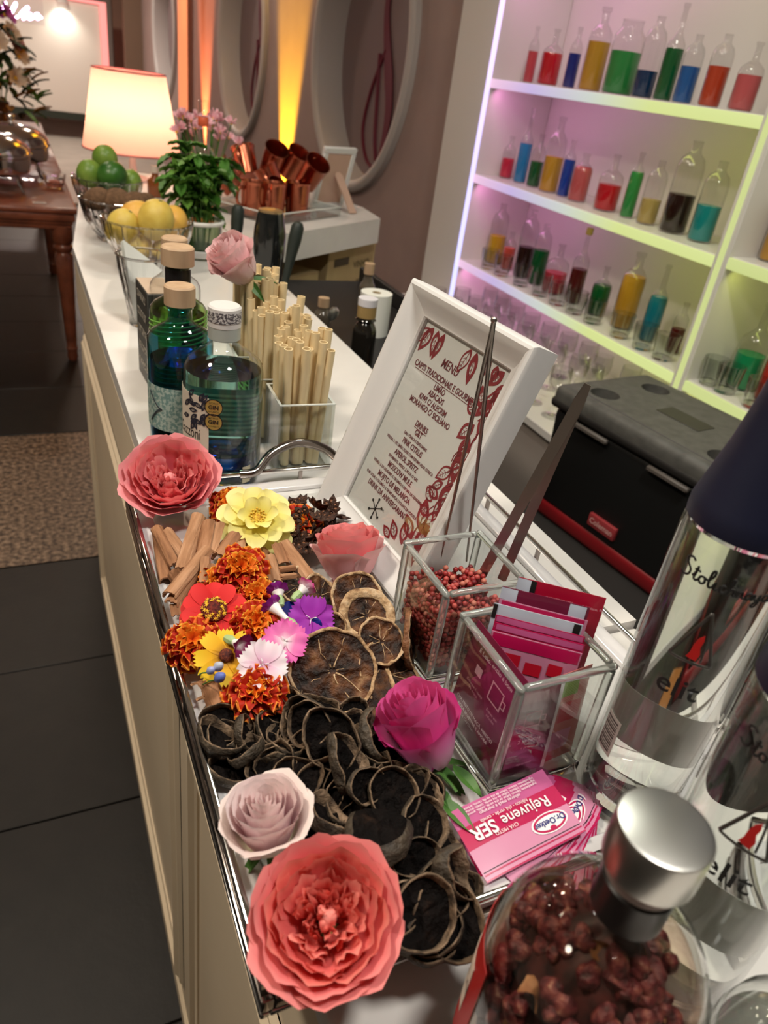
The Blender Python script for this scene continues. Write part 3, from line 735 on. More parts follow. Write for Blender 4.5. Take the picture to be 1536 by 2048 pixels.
def anise_pod():
    L, W = .014, .0042
    V = [(0, 0, 0), (L*.35, W*.8, .001), (L*.75, W, .0025), (L*1.1, 0, .006), (L*.75, -W, .0025), (L*.35, -W*.8, .001),
         (L*.3, W*.25, .0045), (L*.75, W*.45, .0055), (L*.75, -W*.45, .0055), (L*.3, -W*.25, .0045), (L*.5, 0, .0015)]
    return V, [(0, 1, 6), (1, 2, 7, 6), (2, 3, 7), (3, 4, 8), (4, 5, 9, 8), (5, 0, 9), (0, 6, 9), (6, 7, 10), (7, 3, 8), (7, 8, 10), (8, 9, 10), (9, 6, 10), (0, 5, 4, 3, 2, 1)]
an0 = thing('star_anise', 'dark brown star anise heaped beside the yellow dahlia', 'star anise', group='star anise on the tray')
pod = me('pod', anise_pod(), anise_m, False); sd = me('seed', sphere(.0020, 8, 6, sz=.7), seed_m)
for k in range(8):
    o = link('pod', pod, an0, rot=(0, 0, k*PI/4+random.uniform(-.1, .1)), scale=random.uniform(.85, 1.1))
    link('seed', sd, o, (.0078, 0, .0035))
AN = [(600, 1010, .03, 1), (632, 1015, .034, 2), (660, 1020, .034, 3), (610, 1035, .032, 4), (642, 1040, .036, 5), (672, 1035, .028, 6), (605, 1065, .022, 7), (628, 1075, .022, 8), (590, 1020, .022, 9), (655, 1055, .02, 10), (595, 1085, .018, 11), (615, 1100, .016, 12), (578, 1070, .02, 13), (640, 1090, .012, 14)]
for i, (px, py, dz, s) in enumerate(AN):
    rnd = random.Random(s); M = orient((rnd.uniform(-.7, .7), rnd.uniform(-.9, .5), rnd.uniform(.5, 1)), rnd.random()*6, Z(px, py, T+dz), 1.05)
    if i == 0: an0.matrix_world = M
    else: dup(an0, M)

or_flesh = noisy('dried_orange_flesh', [(.36, (.006, .003, .002)), (.5, (.035, .012, .005)), (.63, (.13, .048, .016)), (.80, (.40, .24, .12))], 60, .5, .5, bscale=160, spec=.3)
or_pith = noisy('dried_orange_pith', [(.32, (.16, .075, .03)), (.5, (.46, .29, .15)), (.72, (.64, .47, .30))], 130, .8, .35)
or_rind = noisy('dried_orange_rind', [(.3, (.09, .032, .012)), (.6, (.22, .09, .035))], 120, .6, .4)
li_flesh = noisy('dried_lime_flesh', [(.35, (.002, .0013, .0012)), (.6, (.005, .003, .0025)), (.80, (.025, .012, .007))], 90, .75, .6, bscale=200, spec=.12)
li_pith = noisy('dried_lime_pith', [(.36, (.05, .032, .02)), (.55, (.17, .11, .065)), (.75, (.34, .23, .15))], 110, .8, .4)
li_rind = noisy('dried_lime_rind', [(.3, (.022, .016, .011)), (.6, (.075, .055, .036))], 100, .6, .5)
def citrus(R, t, warp, bend, seed, inner=.83, segs=10):
    """returns ring geometry (with material index), flesh geometry, membranes geometry"""
    ph = seed*1.7
    def wz(x, y): return warp*R*math.cos(2*math.atan2(y, x)+ph)*((x*x+y*y)/(R*R)) + bend/R*(x*x-.3*y*y)
    def rad(a): return R*(1+.10*noise.noise((math.cos(a)*1.3, math.sin(a)*1.3, seed))+.05*noise.noise((math.cos(a)*4, math.sin(a)*4, seed)))
    n = 36; prof = [(1.0, -.45), (1.015, 0), (1.0, .45), (.985, .52), (inner+.02, .50), (inner, .1), (inner, -.1), (.96, -.52)]
    V, Fc, mi = [], [], []
    for k in range(n):
        a = 2*PI*k/n; r = rad(a)
        for f, h in prof:
            x, y = r*f*math.cos(a), r*f*math.sin(a)
            g_ = f if f > .9 else f*(1+.07*noise.noise((math.cos(a)*5, math.sin(a)*5, seed+7)))
            x, y = r*g_*math.cos(a), r*g_*math.sin(a)
            V.append((x, y, h*t*(1+.5*noise.noise((math.cos(a)*3, math.sin(a)*3, seed)))+wz(x, y)+.35*t*noise.noise((math.cos(a)*2.2, math.sin(a)*2.2, seed+3))))
    m = len(prof)
    for k in range(n):
        j = (k+1) % n
        for q in range(m):
            p = (q+1) % m; Fc.append((k*m+q, j*m+q, j*m+p, k*m+p)); mi.append(1 if q in (0, 1, 7) else 0)
    # flesh: two crumpled skins
    W, Wf = [], []
    nr = 6
    for side in (1, -1):
        o = len(W)
        for j in range(nr+1):
            f = inner*1.01*j/nr
            for k in range(n):
                a = 2*PI*k/n; r = rad(a)*f; x, y = r*math.cos(a), r*math.sin(a)
                s = abs(math.sin(a*segs/2+ph))
                h = .10*t+.24*t*(1-s)**3*(1 if j > 0 else 0)+.30*t*noise.noise((x/R*4, y/R*4, seed+side))
                if j == nr: h = .3*t
                W.append((x, y, side*max(h, .03*t)+wz(x, y)))
        for j in range(nr):
            for k in range(n):
                k2 = (k+1) % n; q = (o+j*n+k, o+j*n+k2, o+(j+1)*n+k2, o+(j+1)*n+k)
                Wf.append(q if side < 0 else q[::-1])
    mem = []
    for s in range(segs):
        a = (2*PI*s-2*ph)/segs
        pts = []
        a += .25*noise.noise((s*3.1, seed, 1))
        for f in (.08, .25, .5, .72, inner):
            r = rad(a)*f; aa = a+.22*noise.noise((f*3, s, seed)); x, y = r*math.cos(aa), r*math.sin(aa); pts.append((x, y, .14*t+wz(x, y)))
        if (s*7+int(seed)) % 3: mem.append(tube(pts, [R*.028, R*.018, R*.012, R*.016, R*.02], 5))
    return (V, Fc), mi, (W, Wf), join(*mem)
def make_slice(name, label, group, R, t, warp, bend, seed, mats, inner=.83, membranes=True, cat='dried fruit'):
    fl_, pi_, ri_ = mats
    tt = thing(name, label, cat, group=group)
    ring, mi, fles, mem = citrus(R, t, warp, bend, seed, inner)
    link('rind', me('rind', ring, pi_, True, 0, m2=ri_, midx=mi), tt)
    f = link('flesh', me('flesh', fles, fl_, True, 0), tt)
    if membranes: link('membranes', me('membranes', mem, pi_, True, 0), f)
    return tt
OM = (or_flesh, or_pith, or_rind); LM = (li_flesh, li_pith, li_rind)
ORG = [(665, 1342, .034, .0345, (-.25, -.62, .8), .05, .0, .91, 'large dried orange slice with dark flesh leaning on the pile'), (715, 1196, .036, .0245, (-.15, -.55, .75), .08, .1, .88, 'dried orange slice at the far end of the citrus pile'),
       (733, 1232, .036, .025, (-.25, -.5, .8), .1, .12, .66, 'dried orange slice with a broad pale pith ring'), (763, 1283, .040, .0205, (-.1, -.55, .8), .08, .05, .88, 'small dried orange slice lying across the others'),
       (818, 1278, .030, .026, (.85, -.45, .25), .06, .1, .88, 'dried orange slice on edge against the peppercorn vase'), (708, 1385, .018, .036, (-.1, -.3, .9), .04, .0, .9, 'dried orange slice under the large one'),
       (640, 1192, .024, .021, (.3, -.5, .8), .1, .1, .88, 'dried orange slice behind the torenia flowers'), (655, 1262, .028, .017, (-.5, -.4, .7), .12, .1, .88, 'dried orange slice half hidden by the large one'),
       (752, 1345, .022, .025, (.5, -.5, .6), .1, .12, .88, 'dried orange slice showing its brown rind'), (690, 1280, .016, .027, (.1, -.2, 1), .06, .05, .88, 'dried orange slice at the bottom of the citrus pile'), (598, 1172, .018, .021, (0, -.3, 1), .06, .1, .88, 'dried orange slice beside the cinnamon sticks'), (780, 1350, .014, .026, (.2, -.3, 1), .08, .1, .88, 'dried orange slice between the large one and the magenta rose'),
       (735, 1280, .018, .027, (.2, -.4, .9), .1, .1, .88, 'dried orange slice under the small one'), (660, 1215, .012, .026, (0, -.2, 1), .06, .1, .88, 'dried orange slice low down beside the purple dianthus')]
for i, (px, py, dz, R, n, wp, bd, inn, lab) in enumerate(ORG):
    t_ = make_slice('dried_orange_slice', lab, 'dried orange slices', R, R*.20, wp, bd*R*1.2, i+1.3, OM, inn)
    t_.matrix_world = orient(n, i*.8, Z(px, py, T+dz))
def lime_cup(R, t, warp, bend, seed, ox):
    ph = seed*1.7
    def wz(x, y): return warp*R*math.cos(2*math.atan2(y, x)+ph)*((x*x+y*y)/(R*R))+bend/R*(x*x-.4*y*y)
    def rad(a): return R*(1+.16*noise.noise((math.cos(a)*1.2, math.sin(a)*1.2, seed))+.06*noise.noise((math.cos(a)*4, math.sin(a)*4, seed)))
    n = 32; prof = [(.80, -.55), (.95, -.30), (1.02, .05), (1.0, .42), (.975, .50), (.945, .46), (.93, .10), (.90, -.15)]
    V, Fc, mi = [], [], []
    for k in range(n):
        a = 2*PI*k/n; r = rad(a); hw = .75+.9*(.5+noise.noise((math.cos(a)*1.7, math.sin(a)*1.7, seed+5)))
        th = 1+.5*noise.noise((math.cos(a)*3, math.sin(a)*3, seed+9))
        for f, h in prof:
            g_ = 1-(1-f)*th if f > .9 else f
            x, y = r*g_*math.cos(a)*ox, r*g_*math.sin(a); V.append((x, y, h*t*(hw if h > 0 else 1)+wz(x, y)))
    m = len(prof)
    for k in range(n):
        j = (k+1) % n
        for q in range(m-1): Fc.append((k*m+q, j*m+q, j*m+q+1, k*m+q+1)); mi.append(1 if q < 3 else 0)
    W, Wf = [], []; nr = 5
    for side, edge, dz in ((1, .905, -.15), (-1, .80, -.55)):
        o = len(W)
        for j in range(nr+1):
            f = edge*j/nr
            for k in range(n):
                a = 2*PI*k/n; r = rad(a)*f; x, y = r*math.cos(a)*ox, r*math.sin(a)
                h = dz*t+(.55*t*noise.noise((x/R*3.2, y/R*3.2, seed+side))+.2*t*noise.noise((x/R*8, y/R*8, seed)))*(1-(j/nr)**4)
                W.append((x, y, h+wz(x, y)))
        for j in range(nr):
            for k in range(n):
                k2 = (k+1) % n; q = (o+j*n+k, o+j*n+k2, o+(j+1)*n+k2, o+(j+1)*n+k); Wf.append(q if side < 0 else q[::-1])
    return (V, Fc), mi, (W, Wf)
def make_lime(label, R, t, warp, bend, seed, ox):
    tt = thing('dried_lime_slice', label, 'dried fruit', group='dried lime slices'); ring, mi, fles = lime_cup(R, t, warp, bend, seed, ox)
    link('rind', me('rind', ring, li_pith, True, 0, m2=li_rind, midx=mi), tt); link('flesh', me('flesh', fles, li_flesh, True, 0), tt)
    return tt
LIME_LAB = 'curled black dried lime slice in the heap on the tray'
limes = [make_lime(LIME_LAB, .022, [.009, .011, .010, .008, .012, .010, .009][k], [.10, .16, .2, .12, .22, .15, .25][k], [.003, .006, .010, .004, .012, .008, .002][k], 20+k*3.1, [.95, .82, .7, .9, .62, .78, .86][k]) for k in range(7)]
LI = [(603, 1440, .034, 1.05, (-.75, -.3, .55), 0), (618, 1448, .038, 1.0, (-.6, -.45, .6), 3), (662, 1478, .040, 1.3, (-.3, -.55, .75), 1), (690, 1525, .040, 1.15, (.55, -.45, .7), 2), (730, 1572, .040, .8, (.35, -.65, .65), 1), (787, 1590, .036, 1.05, (-.05, -.45, .9), 0),
      (655, 1640, .026, 1.15, (.55, .1, .8), 4), (755, 1668, .042, 1.45, (-.1, -.3, -.9), 3), (845, 1650, .030, 1.05, (.25, -.5, .8), 1), (832, 1712, .030, 1.0, (.1, -.6, .75), 2), (905, 1745, .036, 1.25, (.75, -.5, .45), 2), (845, 1830, .034, 1.25, (0, -.45, .85), 4),
      (893, 1838, .022, 1.35, (-.1, -.45, .85), 4), (800, 1765, .022, 1.2, (.65, -.3, .7), 1), (450, 1450, .018, 1.2, (-.2, -.4, .9), 0), (492, 1468, .022, .9, (.8, -.3, .5), 1), (493, 1502, .024, .9, (-.3, .5, .8), 4), (560, 1462, .020, 1.1, (.2, -.3, .9), 3),
      (545, 1530, .022, 1.0, (-.3, -.2, .9), 2), (590, 1560, .024, 1.1, (.1, -.4, .9), 1), (815, 1868, .014, 1.1, (.9, -.3, .3), 0), (738, 1470, .030, 1.1, (.9, -.2, .35), 0), (765, 1500, .024, 1.0, (.3, -.3, .9), 3), (640, 1580, .02, 1.2, (-.2, -.3, .9), 0),
      (700, 1600, .02, 1.2, (.2, -.2, .9), 2), (620, 1520, .02, 1.2, (-.3, -.3, .9), 1), (880, 1700, .018, 1.1, (.3, -.3, .9), 3), (720, 1700, .014, 1.2, (0, -.2, 1), 1), (850, 1770, .016, 1.2, (.1, -.2, 1), 2), (780, 1640, .02, 1.1, (-.3, -.1, .9), 0),
      (480, 1430, .014, 1.1, (.2, -.1, 1), 2), (520, 1490, .014, 1.1, (.1, .2, 1), 3), (440, 1490, .012, 1.0, (0, -.2, 1), 1), (470, 1540, .012, 1.1, (.2, 0, 1), 0), (740, 1540, .016, 1.1, (.2, -.2, 1), 4), (800, 1540, .012, 1.1, (-.2, -.2, 1), 1), (830, 1600, .014, 1.2, (.1, -.1, 1), 2),
      (660, 1700, .012, 1.2, (-.2, -.2, 1), 3), (700, 1440, .018, 1.0, (-.3, -.3, 1), 2), (600, 1490, .014, 1.1, (.2, -.1, 1), 0), (780, 1820, .010, 1.1, (.1, -.1, 1), 1), (860, 1870, .010, 1.1, (0, -.1, 1), 3), (905, 1790, .014, 1.1, (.2, -.3, 1), 0), (680, 1560, .012, 1.2, (0, 0, 1), 2), (570, 1420, .016, 1.0, (.1, -.3, 1), 1), (640, 1410, .014, 1.0, (.1, -.2, 1), 0), (530, 1420, .012, 1.0, (-.2, -.2, 1), 3)]
rl = random.Random(91)
POLY = [(400, 1440), (560, 1400), (760, 1440), (860, 1560), (900, 1680), (930, 1800), (900, 1880), (800, 1880), (740, 1700), (640, 1600), (560, 1540), (450, 1540)]
def inside(x, y):
    c = False
    for (x0, y0), (x1, y1) in zip(POLY, POLY[1:]+POLY[:1]):
        if (y0 > y) != (y1 > y) and x < (x1-x0)*(y-y0)/(y1-y0)+x0: c = not c
    return c
while len(LI) < 95:
    x_, y_ = rl.uniform(400, 930), rl.uniform(1400, 1890)
    if inside(x_, y_): LI.append((x_, y_, rl.uniform(.008, .024), rl.uniform(.85, 1.2), (rl.uniform(-.6, .6), rl.uniform(-.7, .3), 1), rl.randrange(5)))
used = set()
LIME_NAMED = {7: 'dried lime slice lying with its dark skin side up', 10: 'brown-rimmed dried lime slice standing on edge beside the pink tea sachets', 11: 'thick curled dried lime slice at the corner by the infusion bottle', 12: 'dried lime slice under the thick curled one by the tray edge', 3: 'dried lime slice with a broad tan rim, open to the sachet vase', 5: 'flat dark dried lime slice below the magenta rose', 16: 'tan dried lime flake behind the pale blush rose', 0: 'dried lime slice leaning against the large orange slice', 20: 'dried lime slice on edge between the coral rose and the tray rail'}
for i, (px, py, dz, s, n, k) in enumerate(LI):
    M = orient(n, i*1.9, Z(px, py, T+dz), s*.80); k = (k+2*(i//7)) % 7
    lab = LIME_NAMED.get(i)
    if k not in used:
        used.add(k); limes[k].matrix_world = M
        if lab: limes[k]['label'] = lab
    else: dup(limes[k], M, label=lab or LIME_LAB)

# ================================================================== SQUARE GLASS VASES
clear = mat('clear_glass', (1, 1, 1), .0, trans=1, ior=1.47)
edge_g = mat('cut_glass_edge', (.93, .98, .95), .04, trans=.88, ior=1.45)
tg = thin_glass('thin_clear_glass', (.97, .98, .97), .02, 1.4)
def rsq(prof, seg=4):
    """stack of rounded squares: (half size x, half size y, corner radius, z)"""
    V, Fc = [], []; n = 4*(seg+1)
    for sx, sy, rc, z in prof:
        for c, (cx_, cy_) in enumerate(((1, 1), (-1, 1), (-1, -1), (1, -1))):
            for k in range(seg+1):
                a = c*PI/2+k*PI/2/seg
                V.append((cx_*(sx-rc)+rc*math.cos(a), cy_*(sy-rc)+rc*math.sin(a), z))
    for j in range(len(prof)-1):
        for k in range(n): k2 = (k+1) % n; Fc.append((j*n+k, j*n+k2, (j+1)*n+k2, (j+1)*n+k))
    Fc.append(tuple(range(n-1, -1, -1))); m = (len(prof)-1)*n; Fc.append(tuple(range(m, m+n)))
    return V, Fc
def square_vase(label, cx_, cy_, z, hs, H, rot=0):
    t = thing('square_glass_vase', label, 'vase', (cx_, cy_, z), rot)
    th = .0045; b = .012; i_ = hs-th
    for k in range(4):
        M = Matrix.Rotation(k*PI/2, 4, 'Z')
        part('pane', xf(box(hs-th, hs, -i_+.001, i_-.001, b, H-th), M), tg, t, False)
        part('corner_edge', xf(box(i_-.0012, hs, i_-.0012, hs, b, H-th, .0016, 2), M), edge_g, t, True, 50)
        part('rim', xf(box(i_-.0004, hs+.0004, -i_+.001, hs+.0004, H-th, H, .0016, 2), M), edge_g, t, True, 50)
    part('thick_base', box(-hs, hs, -hs, hs, 0, b, .003, 3), clear, t, True, 50)
    return t
V1 = (.308, .419); V2 = (.303, .307)
square_vase('square glass vase filled with pink peppercorns', V1[0], V1[1], T+.0004, .039, .100)
square_vase('square glass vase stuffed with tea sachets', V2[0], V2[1], T+.0004, .041, .110)
# peppercorns: uncountable
rnd = random.Random(5); gs = []; mis = []
sp = sphere(.0026, 8, 6); hs = .0325; top = .062
pos = []
nx = 13; nz = int((top-.0135)/.0048)
for k in range(nz+2):
    for i in range(nx):
        for j in range(nx):
            if not (i in (0, 1, nx-1, nx-2) or j in (0, 1, nx-1, nx-2) or k >= nz-1): continue
            x = -hs+2*hs*(i+.5)/nx; y = -hs+2*hs*(j+.5)/nx; hz = .0155+k*.0048+.006*noise.noise((x*40, y*40, 2))*(k/nz)
            if k >= nz and rnd.random() < .5: continue
            pos.append((max(-hs+.0004, min(hs-.0004, x+rnd.uniform(-.0009, .0009))), max(-hs+.0004, min(hs-.0004, y+rnd.uniform(-.0009, .0009))), hz+rnd.uniform(-.001, .001)))
for p in pos:
    gs.append(mv(sp, *p)); mis += [rnd.choice((0, 0, 1, 1, 2, 3))]*len(sp[1])
pm = [mat('peppercorn_red', (.30, .025, .025), .4), mat('peppercorn_rose', (.46, .075, .065), .45), mat('peppercorn_dark', (.16, .012, .018), .45), mat('peppercorn_pale', (.52, .17, .12), .5)]
d = me('pink_peppercorns', join(*gs), pm[0], True, 0, m2=pm[1:], midx=mis)
o = tag(link('pink_peppercorns', d, None, (V1[0], V1[1], T)), 'pink peppercorns filling the square vase', 'peppercorns'); o['kind'] = 'stuff'
steel = mat('brushed_steel', (.42, .39, .36), .28, 1)
# fine tweezers and flat tongs standing in the peppercorns
ta = YY(988, 640, .455); b1 = Z(880, 1122, T+.060); b2 = Z(933, 1122, T+.060)
tw_ = thing('bar_tweezers', 'long fine steel tweezers standing in the peppercorns', 'tweezers', ta)
for bpt in (b1, b2):
    q = bpt-ta; part('tine', tube([(0, 0, 0), q*.08+Vector((0, 0, -.002)), q*.5, q], [.0018, .0019, .0016, .0011], 8), steel, tw_)
part('joint', sphere(.0026, 10, 6), steel, tw_)
ta = YY(1178, 770, .425); b1 = Z(957, 1162, T+.062); b2 = Z(1003, 1160, T+.062)
tg_ = thing('flat_tongs', 'flat steel serving tongs standing in the peppercorns', 'tongs', ta)
def strap(p0, p1, wv, th, bow):
    p0, p1 = Vector(p0), Vector(p1); d = (p1-p0); nrm = Vector(wv).cross(d).normalized(); wv = Vector(wv); V, Fc = [], []
    n = 12
    for k in range(n+1):
        f = k/n; p = p0+d*f+nrm*bow*math.sin(PI*f); w_ = math.sqrt(min(1, f*22+.15))*(1-.15*f)
        for s in (-1, 1):
            for h in (-1, 1): V.append(tuple(p+wv*s*w_+nrm*h*th))
    for k in range(n):
        o = 4*k; q = o+4; Fc += [(o, q, q+2, o+2), (o+1, o+3, q+3, q+1), (o, o+1, q+1, q), (o+2, q+2, q+3, o+3)]
    Fc += [(0, 2, 3, 1), (4*n, 4*n+1, 4*n+3, 4*n+2)]
    return V, Fc
side = (b2-b1).normalized().cross((b1-ta).normalized()).normalized()*.0075
wv = ((b1-ta).normalized().cross(tocam(ta))).normalized()*.0048
part('arm', strap((0, 0, 0), b1-ta, wv, .0006, .004), steel, tg_, True, 30)
part('arm', strap(tuple(wv.normalized()*.002+tocam(ta)*-.003), b2-ta, wv, .0006, -.002), steel, tg_, True, 30)

# ================================================================== TEA SACHETS
def sachet(label, M, w, h, base, decals=(), texts=(), bulge=.0012, wave=.0, seed=0, group=None, back=None):
    """flat sealed sachet in local xy, centred; decals: (x0,x1,y0,y1,mat); texts: (string,size,x,y,mat,kw)"""
    def f(x, y):
        u, v = 2*x/w, 2*y/h
        return bulge*(1-u**6)*(1-v**6)*(1+.5*math.sin(4*u+seed)*math.cos(3*v+seed))+wave*math.sin(2.2*u+seed)
    nu, nv = 10, 8
    top = grid(lambda u, v: (w*(u-.5), h*(v-.5), f(w*(u-.5), h*(v-.5))+.0002), nu, nv)
    bot = grid(lambda u, v: (w*(u-.5), h*(v-.5), -f(w*(u-.5), h*(v-.5))*.6+1.6*wave*math.sin(2.2*(2*u-1)+seed)-.0002), nu, nv)
    g = join(top, (bot[0], [q[::-1] for q in bot[1]]))
    n = (nu+1)*(nv+1); per = [i for i in range(nu+1)]+[(j+1)*(nu+1)-1 for j in range(1, nv+1)]+[nv*(nu+1)+i for i in range(nu-1, -1, -1)]+[j*(nu+1) for j in range(nv-1, 0, -1)]
    g = (g[0], g[1]+[(per[(k+1) % len(per)], per[k], per[k]+n, per[(k+1) % len(per)]+n) for k in range(len(per))])
    t = thing('tea_sachet', label, 'sachet', M=M, group=group)
    part('envelope', g, base, t, True, 30)
    for k, (x0, x1, y0, y1, m) in enumerate(decals):
        if isinstance(m, tuple):      # oval print
            m = m[0]; def_c = ((x0+x1)/2, (y0+y1)/2)
            dg = grid(lambda u, v: (def_c[0]+(x1-x0)/2*v*math.cos(2*PI*u), def_c[1]+(y1-y0)/2*v*math.sin(2*PI*u), f(def_c[0]+(x1-x0)/2*v*math.cos(2*PI*u), def_c[1]+(y1-y0)/2*v*math.sin(2*PI*u))+.0004+.0001*k), 20, 2)
        else: dg = grid(lambda u, v: (x0+(x1-x0)*u, y0+(y1-y0)*v, f(x0+(x1-x0)*u, y0+(y1-y0)*v)+.0004+.0001*k), 8, 5)
        part('printed_band', dg, m, t, True, 0)
    for s, size, x, y, m, kw in texts:
        d = text_mesh(s, size, m, **kw)
        for v in d.vertices: v.co.x += x; v.co.y += y; v.co.z = f(v.co.x, v.co.y)+.0017
        link('lettering', d, t)
    return t
sp_pink = mat('sachet_pink', (.52, .10, .27), .32, coat=.3); sp_light = mat('sachet_light_pink', (.60, .24, .38), .32); sp_red = mat('sachet_crimson', (.42, .006, .035), .3, coat=.3)
sp_burg = mat('sachet_burgundy', (.17, .012, .045), .3, coat=.3); sp_white = mat('sachet_white', (.80, .78, .80), .4); sp_black = mat('ink_black', (.01, .01, .01), .5); ink_w = mat('ink_white', (.85, .80, .82), .5); ink_p = mat('ink_pale_pink', (.72, .42, .5), .5)
sp_hot = mat('sachet_hot_pink', (.48, .006, .08), .3, coat=.3); sp_blue = mat('sachet_ice', (.55, .62, .74), .35); cherry = mat('printed_berry', (.55, .01, .03), .3); leafp = mat('printed_leaf', (.2, .35, .06), .5); navy_ink = mat('ink_navy', (.03, .03, .2), .5)
# fan on the tray
def quadM(O, X, tilt=(0, 0, 1)):
    z = Vector(tilt).normalized(); x = Vector(X); x = (x-z*x.dot(z)).normalized(); y = z.cross(x); return axes(x, y, z, O)
L_, B_, R_, T_ = Z(893, 1657, T+.014), Z(977, 1739, T+.012), Z(1148, 1642, T+.012), Z(1093, 1582, T+.014)
C_ = (L_+B_+R_+T_)/4; xd = ((L_-T_)+(B_-R_)).normalized(); w_ = ((L_-T_).length+(B_-R_).length)/2; h_ = .046
def tea_pink(label, M, i):
    w, h = .082, .050
    sachet(label, M, w, h, sp_pink, [(-.041, .041, .0035, .0245, sp_light), (-.041, .041, -.0115, .0035, sp_hot), (-.041, .041, .0238, .0248, sp_hot), (-.040, .040, .0205, .0214, sp_hot), (-.040, .040, .0188, .0193, sp_black), (-.036, -.006, .0025, .0165, (sp_white,)), (-.0345, -.0075, .0033, .0157, (sp_hot,)), (-.033, -.009, .0048, .0142, (sp_white,)), (-.0235, -.0185, .0120, .0150, (sp_hot,))],
           [('Rejuvene', .0110, -.010, -.0040, ink_w, dict(bold=.0001)), ('SER', .0125, .0245, -.0042, ink_w, dict(bold=.0003)), ('Dr.Oetker', .0058, -.021, .0092, navy_ink, dict(bold=.0001)), ('CHÁ MISTO', .0036, .010, .0015, ink_w, dict()), ('hibisco - chá verde - canela', .0036, .004, -.0100, ink_w, dict()), ('sabores maçã e morango', .0034, .004, -.0150, ink_w, dict())]+[('ingredientes: hibisco, folhas de chá verde, canela, aroma', .0026, 0, -.0175-.0022*q, ink_w, dict()) for q in range(3)], .0009, .0012, i, 'pink tea sachets fanned out on the tray')
tea_pink('topmost pink tea sachet of the fan, printed Rejuvene SER', quadM(C_+Vector((0, 0, .004)), xd, (-.10, -.16, 1)), 0)
for i in range(1, 7):
    a = [0, .22, .36, .50, .62, .74, -.10][i]; c_, s_ = math.cos(a), math.sin(a)
    x2 = Vector((xd.x*c_-xd.y*s_, xd.x*s_+xd.y*c_, 0)); piv = (R_+T_)/2
    O = piv+x2*(.034-.003*i)+Vector((.002*i, .001*i, 0)); O.z = T+.010-.0012*i
    if i == 6: O = C_+Vector((.004, -.016, 0)); O.z = T+.002
    tea_pink('pink tea sachet lower in the fan on the tray', quadM(O, x2, (0, -.05, 1)), i)
# in the vase: row of sachets standing across the diagonal
ex = Vector((.79, -.61, 0)); ey = Vector((.61, .79, 0)); VC = Vector((V2[0], V2[1], T+.013))
def stand(off, slide, lift, lean=0, yaw=0):
    z = (-ey+Vector((0, 0, .12+lean))).normalized(); x = Matrix.Rotation(yaw, 3, 'Z') @ ex; x = (x-z*x.dot(z)).normalized(); y = z.cross(x)
    return axes(x, y, z, VC+ey*off+ex*slide+Vector((0, 0, lift)))
W_ = .064; H_ = .092
def st(label, off, slide, lift, base, decals=(), texts=(), w=W_, h=H_, **k):
    sachet(label, stand(off, slide, lift+h/2, **k), w, h, base, decals, texts, .0010, 0, off*900, 'tea sachets standing in the square vase')
lines = [('Coloque 1 sachê de chá', .0034, .005, .030, ink_w, dict()), ('Leão misto', .004, .012, .036, ink_w, dict())]
st('crimson tea sachet at the back of the vase', .026, .010, .032, sp_red, [(-.032, -.022, .036, .0455, sp_blue), (-.022, -.018, .036, .0455, sp_black)], [('INGREDIENTES: maçã, hibisco, flor', .003, .012, .036, ink_p, dict()), ('sem glúten', .003, .012, .030, ink_p, dict())])
st('burgundy tea sachet in front of the crimson one', .018, .0, .026, sp_burg, [(-.032, -.020, .036, .0455, sp_blue), (.018, .030, .034, .0455, sp_blue)], [('frutas vermelhas', .0034, -.004, .034, ink_w, dict())])
st('pink tea sachet with printed berries in the vase', .010, .0, .020, sp_light, [(-.030, .030, .040, .0455, sp_hot), (-.012, .002, .030, .040, cherry), (-.020, -.012, .034, .040, leafp)])
st('ice-blue edged tea sachet in the vase', .005, -.003, .019, sp_blue, [(-.032, -.029, .034, .0455, sp_black), (.026, .031, .034, .0455, sp_black)])
st('bright pink tea sachet in the middle of the vase', .000, .0, .013, sp_hot, [(-.031, .031, .041, .0455, sp_pink), (-.031, .031, .036, .037, sp_light)])
st('bright pink tea sachet in front of its twin', -.004, .001, .009, sp_hot, [(-.031, .031, .041, .0455, sp_pink), (-.031, .031, .036, .037, sp_light)])
st('pink tea sachet with cherries along its edge', -.009, .0, .005, sp_light, [(-.031, .031, .036, .0455, sp_hot), (-.020, -.008, .022, .032, cherry), (-.004, .008, .018, .028, cherry), (.012, .022, .022, .032, cherry), (-.031, .031, -.0455, .012, sp_burg)])
